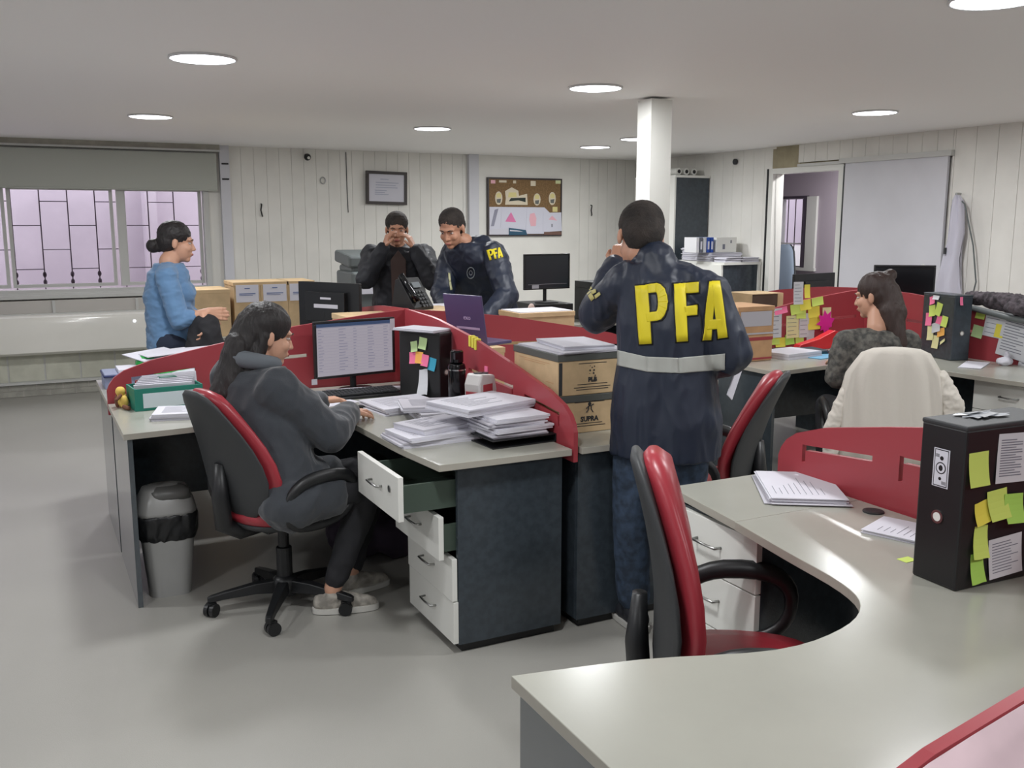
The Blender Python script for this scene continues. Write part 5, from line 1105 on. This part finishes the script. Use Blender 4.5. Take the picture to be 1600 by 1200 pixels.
# ---- 1. standing officer seen from behind
j = dict(sl=J(980, 1.345, 3.62), sr=J(1106, 1.315, 3.50), el=J(932, 1.215, 3.80), er=J(1142, 1.10, 3.50), wl=J(962, 1.40, 3.92), wr=J(1122, 1.03, 3.72), neck=J(1022, 1.435, 3.58),
         hl=J(1003, .86, 3.64), hr=J(1078, .86, 3.58), kl=J(985, .48, 3.70), kr=J(1068, .48, 3.66), al=J(990, .10, 3.78), ar=J(1072, .10, 3.70))
vd = FW(30); lf = -FW(120)
j['handl'] = (V3(0, 0, 1)*.8+FW(10)*.3+FW(100)*.4, FW(60)*1.0, 1, .9); j['handr'] = (FW(20)*.8+lf*.5+V3(0, 0, -.1), lf, 1, .6)
hc = J(1000, 1.515, 3.64); hf = (FW(18)*1.0+V3(0, 0, -.42)).normalized()
T1, P, R3, q = person((j['al']+j['ar'])/2*1.0-V3(0, 0, .10), 'standing officer seen from behind in a navy jacket with large yellow PFA letters', j, M_skinB, (hc, hf, V3(0, 0, 1)+FW(18)*.4+FW(-62)*-.12, 1.05))
place('hair', fuse(hair_cap(P, R3, .0125, low=.0)+[('e', P(0, -.048, -.018), (.064, .050, .048), R3)], .004, 2, (.002, 60)), M_hairs, T1)
pr = top_prims(j, q, infl=.028, hem=.155, hemw=.022, W=(.165, .17, .18, .172, .09), r=(.070, .066, .050), cut=.95)
pr += [('c', lerp(q['ch'], j['neck'], .35)+V3(0, 0, .0)-vd*.02, j['neck']-vd*.015, .10, .075), ('c', j['neck']-V3(0, 0, .045), j['sr']+V3(0, 0, .0), .072, .082), ('c', j['neck']-V3(0, 0, .045), j['sl'], .07, .078)]
jk = place('jacket', fuse(pr, .0065, 4, (.012, 8), (1.5, 1.5, .45)), M_navy, T1); bv = bvh_of(jk)
nc = ell_ring(lerp(j['neck'], hc, .20), q['la'], q['fs'], .066, .064, 24); m = MB(); m.rings([[p-V3(0, 0, .035)+(p-j['neck'])*.18 for p in nc], [p+(p-j['neck'])*.02 for p in nc], [p-(p-lerp(j['neck'], hc, .2))*.10 for p in nc], [p-(p-lerp(j['neck'], hc, .2))*.12-V3(0, 0, .035) for p in nc]], closed=False, loop=True); ob('collar', m, M_navy, T1, smooth=True)
def arc(cx, cy, rx, ry, w, a0, a1, n):
    out = []
    for k in range(n):
        a, b = a0+(a1-a0)*k/n, a0+(a1-a0)*(k+1)/n; p = lambda t, e: (cx+(rx+e)*math.cos(t), cy+(ry+e)*math.sin(t)); out.append([p(a, -w/2), p(a, w/2), p(b, w/2), p(b, -w/2)])
    return out
PL = [[(993, 447), (1013, 445), (1019, 537), (1000, 538)], [(1008, 445), (1026, 443), (1026, 457), (1009, 459)], [(1010, 489), (1027, 487), (1027, 501), (1011, 503)]] + arc(1026, 472, 10, 22, 15, -PI/2, PI/2, 8)
FL = [[(1052, 444), (1070, 443), (1074, 533), (1057, 534)], [(1066, 443), (1092, 441), (1092, 457), (1067, 459)], [(1069, 479), (1089, 477), (1089, 492), (1070, 494)]]
AL = [[(1108, 441), (1119, 440), (1112, 531), (1097, 532)], [(1112, 440), (1124, 440), (1137, 527), (1122, 529)], [(1106, 500), (1128, 498), (1130, 513), (1104, 515)]]
outl = lambda Q, e: [[(sum(p[0] for p in z)/4+(p[0]-sum(p[0] for p in z)/4)*1.0+(e if p[0] > sum(p[0] for p in z)/4 else -e), p[1]+(e if p[1] > sum(r[1] for r in z)/4 else -e)) for p in z] for z in Q]
decal('letter_outline', outl(PL, 2.2)+outl(FL, 2.2)+outl(AL, 2.2), bv, mat('black_print', (20, 20, 18), .6), jk, off=.002, div=8)
for nm, Q in (('letter_p', PL), ('letter_f', FL), ('letter_a', AL)): decal(nm, Q, bv, M_yel, jk, off=.0042, div=8)
decal('reflective_band', [[(966, 547), (1010, 557), (1012, 581), (966, 571)], [(1010, 557), (1060, 559), (1062, 583), (1012, 581)], [(1060, 559), (1134, 552), (1133, 577), (1062, 583)]], bv, M_refl, jk, off=.004, div=12)
decal('sleeve_letters', [[(913, 452), (919, 447), (930, 466), (925, 471)], [(917, 448), (924, 446), (926, 452), (921, 455)], [(924, 455), (932, 452), (933, 457), (927, 460)], [(930, 462), (938, 456), (940, 460), (932, 467)]], bv, mat('faded_yellow', (186, 176, 110), .6), jk, off=.004, div=5)
place('jeans', fuse(leg_cloth(j, (.100, .072, .062)), .007, 3, (.010, 10), (1, 1, .7)), M_jeans, T1)
for s in 'lr':
    m = 'shoe'; pr = foot_prims(j['a'+s]-V3(0, 0, .03), FW(5 if s == 'l' else 35), 1.1)
    o = place('shoe', fuse(pr, .006, 2), M_shoe, T1)
    a = j['a'+s]; d = FW(5 if s == 'l' else 35); m = MB(); cc = V3(a.x, a.y, 0)+d*.05; la = V3(0, 0, 1).cross(d)
    m.rings([ell_ring(cc+V3(0, 0, z), la, d, w, .145, 28, 2.6) for z, w in ((.004, .044), (.026, .047))]); ob('sole', m, M_sole, o, smooth='auto')
m = MB(); c = J(1148, .985, 3.60); m.box(c, (.055, .004, .13), rot=Euler((.1, .5, .5))); tag(ob('folded_paper', m, M_paper), 'folded white slip held down at the side of the standing officer', 'paper')

# ---- 2. seated woman in dark hoodie
A2 = 78
j = dict(hl=J(446, .50, 3.95), hr=J(450, .50, 3.70), kl=J(588, .52, 4.17), kr=J(578, .53, 3.92), al=J(548, .10, 4.12), ar=J(520, .10, 3.92))
f2 = FW(72); r2 = FW(72+90)
chc = J(398, .94, 3.83); j['sl'] = chc-r2*.165+V3(0, 0, .0); j['sr'] = chc+r2*.165-V3(0, 0, .01); j['neck'] = chc+V3(0, 0, .075)+f2*.01
j['er'] = J(515, .745, 3.83); j['wr'] = J(545, .79, 4.02); j['el'] = j['sl']+f2*.20+V3(0, 0, -.18); j['wl'] = j['el']+f2*.22+V3(0, 0, .03)-r2*.02
j['handr'] = (FW(50)+V3(0, 0, -.1), V3(0, 0, -1), -1, .35); j['handl'] = (FW(85), V3(0, 0, -1), 1, .35)
hc = J(418, 1.125, 3.84); hf = FW(88)+V3(0, 0, -.22)
T2, P, R3, q = person(V3(.95, 3.85, 0), 'seated woman in a dark hoodie with long dark hair, working at the central desk', j, M_skinA, (hc, hf, V3(0, 0, 1)+FW(88)*.2, 1.0)); brows(P, R3, T2, M_hair)
hp = hair_cap(P, R3, .014)+[('c', P(0, -.06, .03), P(0, -.10, -.10), .075, .07), ('c', P(0, -.10, -.10), P(.02, -.14, -.26), .068, .055), ('c', P(.03, -.12, -.05), P(.06, -.12, -.24), .05, .045), ('c', P(-.055, -.02, .0), P(-.06, -.06, -.16), .03, .03), ('c', P(.06, -.03, .0), P(.065, -.07, -.18), .028, .032), ('c', P(0.02, -.14, -.26), P(.03, -.15, -.38), .05, .025)]
place('hair', fuse(hp, .006, 3, (.006, 22), (1.4, 1.4, .3)), M_hair, T2)
M_hood = mat('charcoal_fleece', (56, 60, 66), .9, sheen=.3, bump=.1, bscale=200)
pr = top_prims(j, q, infl=.036, hem=.02, hemw=.012, W=(.160, .17, .19, .19, .095), D=(.115, .115, .135, .12, .07), r=(.080, .070, .048), cut=.95) + [('e', q['pel']+f2*.05+V3(0, 0, .06), (.145, .145, .10), None), ('c', j['hl'], lerp(j['hl'], j['kl'], .45), .11, .095), ('c', j['hr'], lerp(j['hr'], j['kr'], .45), .11, .095)]
jk = place('hoodie', fuse([p for p in pr if True], .0075, 4, (.014, 7.5), (1, 1, .8)), M_hood, T2)
m = MB(); cc = j['neck']+V3(0, 0, .018)-f2*.01
m.tube([cc+f2*(.082*math.cos(a))+r2*(.088*math.sin(a))+V3(0, 0, -.018*math.cos(a)) for a in [2*PI*k/24 for k in range(24)]], [.026+.010*(1-math.cos(2*PI*k/24))/2 for k in range(24)], n=10, loop=True); ob('hood', m, mat('hood_lining', (104, 110, 116), .9), T2, smooth=True)
place('trousers', fuse([p if i < 6 else ('c', j['hl'], j['hr'], .085, .085) for i, p in enumerate(leg_cloth(j, (.086, .064, .046)))], .0075, 3, (.008, 10)), M_trs, T2)
M_snk = mat('pale_sneaker', (176, 170, 160), .7, var=.25, vscale=30)
for s, d in (('l', FW(80)), ('r', FW(105))):
    o = place('shoe', fuse(foot_prims(j['a'+s]-V3(0, 0, .03), d, 1.0), .006, 2, (.003, 30)), M_snk, T2); a = j['a'+s]; cc = V3(a.x, a.y, 0)+d*.05; la = V3(0, 0, 1).cross(d); m = MB()
    m.rings([ell_ring(cc+V3(0, 0, z), la, d, w, .135, 28, 2.6) for z, w in ((.003, .041), (.026, .044))]); ob('sole', m, M_sole, o, smooth='auto')

# ---- 3. woman in light blue sweater, arms folded
f3 = FW(100); r3 = FW(190)
b = J(262, 0, 5.75); b.z = 0; b = V3(b.x, b.y, 0)
cx = J(262, 1.27, 5.75)
j = dict(sl=cx-r3*.17, sr=cx+r3*.17-V3(0, 0, .01), neck=cx+V3(0, 0, .075)+f3*.01)
pc = J(268, .86, 5.80); j['hl'] = pc-r3*.09; j['hr'] = pc+r3*.09; j['kl'] = j['hl']+V3(0, 0, -.40)+f3*.03; j['kr'] = j['hr']+V3(0, 0, -.40)+f3*.04; j['al'] = V3(j['kl'].x, j['kl'].y, .10)-f3*.02; j['ar'] = V3(j['kr'].x, j['kr'].y, .10)-f3*.02
j['er'] = J(280, 1.01, 5.60); j['wr'] = J(322, 1.055, 5.62); j['el'] = j['sl']+V3(0, 0, -.25)+f3*.08; j['wl'] = J(318, 1.035, 5.60)
j['handr'] = (f3*.9+V3(0, 0, -.1), -r3, -1, .6); j['handl'] = (V3(0, 0, -1)+r3*.3, -f3, 1, .35)
hc = J(276, 1.455, 5.76)
T3, P, R3, q = person(V3(b.x, b.y, 0), 'standing woman in a light blue sweater with folded arms by the window', j, M_skinA, (hc, f3+V3(0, 0, -.1), V3(0, 0, 1), 1.0)); brows(P, R3, T3, M_hair)
place('hair', fuse(hair_cap(P, R3, .010)+[('e', P(.0, -.13, -.03), (.042, .042, .042), R3), ('c', P(0, -.07, .0), P(0, -.10, -.03), .05, .035)], .005, 2, (.003, 40)), M_hair, T3)
M_blue = mat('blue_knit', (98, 134, 172), .85, sheen=.2)
pr = top_prims(j, q, infl=.016, hem=.03, hemw=.006, W=(.16, .15, .155, .155, .08), D=(.12, .12, .13, .11, .065), r=(.058, .052, .042), cut=.42) + [('e', q['ch']+f3*.08+r3*.07-V3(0, 0, .06), (.075, .075, .075), None), ('e', q['ch']+f3*.08-r3*.07-V3(0, 0, .06), (.075, .075, .075), None), ('e', lerp(q['pel'], q['ch'], .25)+f3*.03, (.14, .14, .13), None)]
place('sweater', fuse(pr, .007, 3, (.010, 9), (1, 1, 2.0)), M_blue, T3)
place('trousers', fuse(leg_cloth(j, (.102, .066, .05)), .009, 3), mat('dark_jeans', (36, 44, 62), .85), T3)
for s in 'lr': place('shoe', fuse(foot_prims(j['a'+s]-V3(0, 0, .03), f3), .007, 2), M_shoe, T3)
tag(place('dark_coat', fuse([('c', j['wl']+V3(0, 0, -.06)+f3*.02, j['wl']+V3(0, 0, -.34)+f3*.03-r3*.0, .07, .10), ('c', j['wr']+V3(0, 0, -.07)-f3*.03, j['wl']+V3(0, 0, -.25)-f3*.06, .06, .07)], .009, 3, (.014, 9)), M_trs), 'black coat hanging over the forearm of the woman in light blue', 'coat')

# ---- 4. person in dark jacket, both hands at the face
f4 = FW(200); r4 = FW(290); c4 = J(622, 1.34, 7.05)
j = dict(sl=c4-r4*.19, sr=c4+r4*.19, neck=c4+V3(0, 0, .075)+f4*.01); pc = c4+V3(0, 0, -.46)
j['hl'] = pc-r4*.09; j['hr'] = pc+r4*.09
for s in 'lr': j['k'+s] = j['h'+s]+V3(0, 0, -.41)+f4*.02; j['a'+s] = V3(j['k'+s].x, j['k'+s].y, .10)
j['er'] = J(572, 1.17, 6.85); j['el'] = J(676, 1.17, 6.80); j['wr'] = J(600, 1.40, 6.84); j['wl'] = J(648, 1.39, 6.82)
j['handr'] = (V3(0, 0, 1)-r4*.35, -r4-f4*.3, -1, .5); j['handl'] = (V3(0, 0, 1)+r4*.45, r4-f4*.3, 1, .5)
hc = J(620, 1.525, 7.0)
T4, P, R4, q = person(V3(pc.x, pc.y, 0), 'person in a dark jacket standing at the back with both hands raised to the face', j, M_skinB, (hc, f4+V3(0, 0, -.15), V3(0, 0, 1), 1.0)); brows(P, R4, T4, M_hair)
place('hair', fuse(hair_cap(P, R4, .010), .005, 2, (.003, 40)), M_hairs, T4)
place('jacket', fuse(top_prims(j, q, infl=.028, hem=.12, hemw=.02, r=(.068, .062, .048), cut=.93), .008, 3, (.016, 8)), mat('black_jacket', (21, 23, 31), .7), T4)
m = MB(); a = q['ch']+f4*.128; m.prism([(-.05, -.34), (.05, -.34), (.055, .02), (0, .09), (-.055, .02)], 0, .012, M=basis(a+f4*.012, r4, V3(0, 0, 1), f4)); ob('shirt', m, mat('brown_shirt', (74, 58, 54), .8), T4, bevel=.004)
place('trousers', fuse(leg_cloth(j), .009, 3), M_trs, T4)
for s in 'lr': place('shoe', fuse(foot_prims(j['a'+s]-V3(0, 0, .03), f4), .007, 2), M_shoe, T4)

# ---- 5. officer leaning over the desk
f5 = FW(228); r5 = FW(318); c5 = J(748, 1.37, 6.45)
j = dict(sl=J(772, 1.375, 6.30), sr=J(706, 1.36, 6.55), neck=J(726, 1.45, 6.38)); pc = J(770, .90, 6.75)
j['hl'] = pc-r5*.09; j['hr'] = pc+r5*.09
for s in 'lr': j['k'+s] = j['h'+s]+V3(0, 0, -.41); j['a'+s] = V3(j['k'+s].x, j['k'+s].y, .10)
j['el'] = J(792, 1.11, 6.20); j['wl'] = J(758, .98, 6.02); j['er'] = J(690, 1.10, 6.40); j['wr'] = J(704, .99, 6.15)
j['handl'] = (f5+V3(0, 0, -.2), V3(0, 0, -1), 1, .4); j['handr'] = (f5+V3(0, 0, -.2), V3(0, 0, -1), -1, .4)
hc = J(706, 1.535, 6.30)
T5, P, R5, q = person(V3(pc.x, pc.y, 0), 'officer in a navy jacket with yellow sleeve letters leaning over the desk at the back', j, M_skinB, (hc, f5+V3(0, 0, -.45), V3(0, 0, 1)+f5*.4, 1.03)); brows(P, R5, T5, M_hair)
place('hair', fuse(hair_cap(P, R5, .010), .005, 2, (.003, 50)), M_hairs, T5)
jk = place('jacket', fuse(top_prims(j, q, infl=.030, hem=.12, hemw=.02, W=(.165, .165, .175, .17, .09), r=(.072, .066, .05), cut=.95)+[('c', j['neck']-f5*.05-V3(0, 0, .06), lerp(j['neck'], j['sl'], .5)-f5*.06, .09, .08)], .0075, 4, (.014, 8)), M_navy, T5); bv = bvh_of(jk)
def small(px, py, w, h, rot, Q): 
    c, s = math.cos(rot), math.sin(rot); return [[(px+(a*w)*c-(b*h)*s, py+(a*w)*s+(b*h)*c) for a, b in z] for z in Q]
U = lambda Q, x0, w: [[((a-x0)/w, (b-490)/95) for a, b in z] for z in Q]
decal('sleeve_letters', small(766, 398, 8, 17, -.22, U(PL, 1014, 42))+small(774, 397, 7, 17, -.2, U(FL, 1072, 40))+small(781, 396, 8, 17, -.15, U(AL, 1117, 40)), bv, M_yel, jk, off=.004, div=4)
bd = []; 
for k in range(20):
    a, b_ = 2*PI*k/20, 2*PI*(k+1)/20; p = lambda t, r: (736+6.5*r*math.cos(t), 426+9.5*r*math.sin(t)); bd.append([p(a, .82), p(a, 1), p(b_, 1), p(b_, .82)]); bd.append([p(a, .30), p(a, .45), p(b_, .45), p(b_, .30)])
decal('chest_badge', bd, bv, mat('badge_grey', (132, 138, 142), .6), jk, off=.004, div=2)
decal('zip', [[(700, 427), (703, 427), (704, 440), (701, 440)], [(701, 440), (704, 440), (706, 453), (703, 454)]], bv, mat('zip_pale', (190, 190, 150), .5), jk, off=.005, div=4)
place('trousers', fuse(leg_cloth(j), .009, 3), M_trs, T5)
for s in 'lr': place('shoe', fuse(foot_prims(j['a'+s]-V3(0, 0, .03), f5), .007, 2), M_shoe, T5)

# ---- 6. seated woman with long brown hair at the right desk
f6 = FW(20); r6 = FW(110); c6 = J(1370, .93, 5.22)
j = dict(sl=c6-r6*.175+V3(0, 0, .0), sr=c6+r6*.175, neck=c6+V3(0, 0, .08)); pc = J(1372, .52, 5.10)
j['hl'] = pc-r6*.09; j['hr'] = pc+r6*.09
for s in 'lr': j['k'+s] = j['h'+s]+f6*.42+V3(0, 0, .02); j['a'+s] = V3(j['k'+s].x, j['k'+s].y, .10)-f6*.05
j['el'] = J(1306, .745, 5.22); j['wl'] = J(1312, .80, 5.46); j['er'] = j['sr']+V3(0, 0, -.22)+f6*.08+r6*.04; j['wr'] = j['er']+f6*.22+V3(0, 0, .04)-r6*.05
j['handl'] = (f6+r6*.3+V3(0, 0, -.1), V3(0, 0, -1), 1, .35); j['handr'] = (f6-r6*.3, V3(0, 0, -1), -1, .35)
hc = J(1366, 1.175, 5.25)
T6, P, R6, q = person(V3(pc.x, pc.y, 0), 'seated woman with long brown hair and grey patterned top at the right desk', j, M_skinA, (hc, FW(-25)+V3(0, 0, -.15), V3(0, 0, 1), 1.0)); brows(P, R6, T6, M_hairb)
hp = hair_cap(P, R6, .013)+[('c', P(0, -.06, .02), P(.0, -.09, -.10), .075, .075), ('c', P(.03, -.08, -.08), P(.07, -.09, -.26), .06, .045), ('c', P(-.03, -.09, -.08), P(-.03, -.11, -.26), .06, .05), ('c', P(.065, -.0, .0), P(.075, -.03, -.2), .026, .03), ('e', P(.05, -.075, .105), (.04, .04, .035), R6)]
place('hair', fuse(hp, .006, 3, (.006, 22), (1.4, 1.4, .3)), M_hairb, T6)
M_patt = mat('grey_pattern', (104, 102, 96), .8, var=.5, vscale=34, rgb2=(62, 62, 60), bump=.2, bscale=60)
place('blouse', fuse(top_prims(j, q, infl=.022, hem=.06, hemw=.02, r=(.062, .056, .042), cut=.9), .0075, 3, (.012, 9)), M_patt, T6)
place('trousers', fuse(leg_cloth(j), .009, 3), M_trs, T6)
for s in 'lr': place('shoe', fuse(foot_prims(j['a'+s]-V3(0, 0, .03), f6), .007, 2), M_shoe, T6)
# ---- white jacket over the chair back at right
cr = CH4.location; ca = az(38); fb = V3(math.sin(ca), math.cos(ca), 0); rb_ = V3(math.cos(ca), -math.sin(ca), 0)
Rg = []
for z, w, off, th in ((.975, .05, -.30, .03), (.968, .11, -.295, .055), (.945, .160, -.285, .072), (.89, .195, -.275, .080), (.84, .225, -.265, .085), (.74, .245, -.255, .088), (.62, .255, -.245, .092), (.50, .26, -.24, .095), (.36, .255, -.24, .09)):
    Rg.append([V3(cr.x, cr.y, z)+rb_*(w*math.cos(a)*(1+.02*math.sin(a*7)))+fb*(off+th*math.sin(a)+(.012*math.sin(a*11+z*5) if z < .95 else 0)*min(1, (1.0-z)*4)) for a in [2*PI*k/64 for k in range(64)]])
t = thing('white_jacket', (cr.x, cr.y, .36), 'white jacket draped over the back of the right office chair', 'jacket')
m = MB(); m.rings(Rg); ob('jacket_body', m, mat('white_cotton', (214, 208, 198), .9, bump=.1, bscale=60), t, smooth=True)
sl = V3(cr.x, cr.y, 0)+fb*-.25
place('sleeve', fuse([('c', sl+rb_*.215+V3(0, 0, .82), sl+rb_*.285+V3(0, 0, .68), .045, .055), ('c', sl+rb_*.285+V3(0, 0, .68), sl+rb_*.27+V3(0, 0, .40), .052, .05)], .006, 3, (.012, 16)), MATS['white_cotton'], t)
place('sleeve', fuse([('c', sl-rb_*.215+V3(0, 0, .74), sl-rb_*.275+V3(0, 0, .55), .035, .04), ('c', sl-rb_*.275+V3(0, 0, .55), sl-rb_*.27+V3(0, 0, .38), .04, .04)], .006, 3, (.010, 16)), MATS['white_cotton'], t)
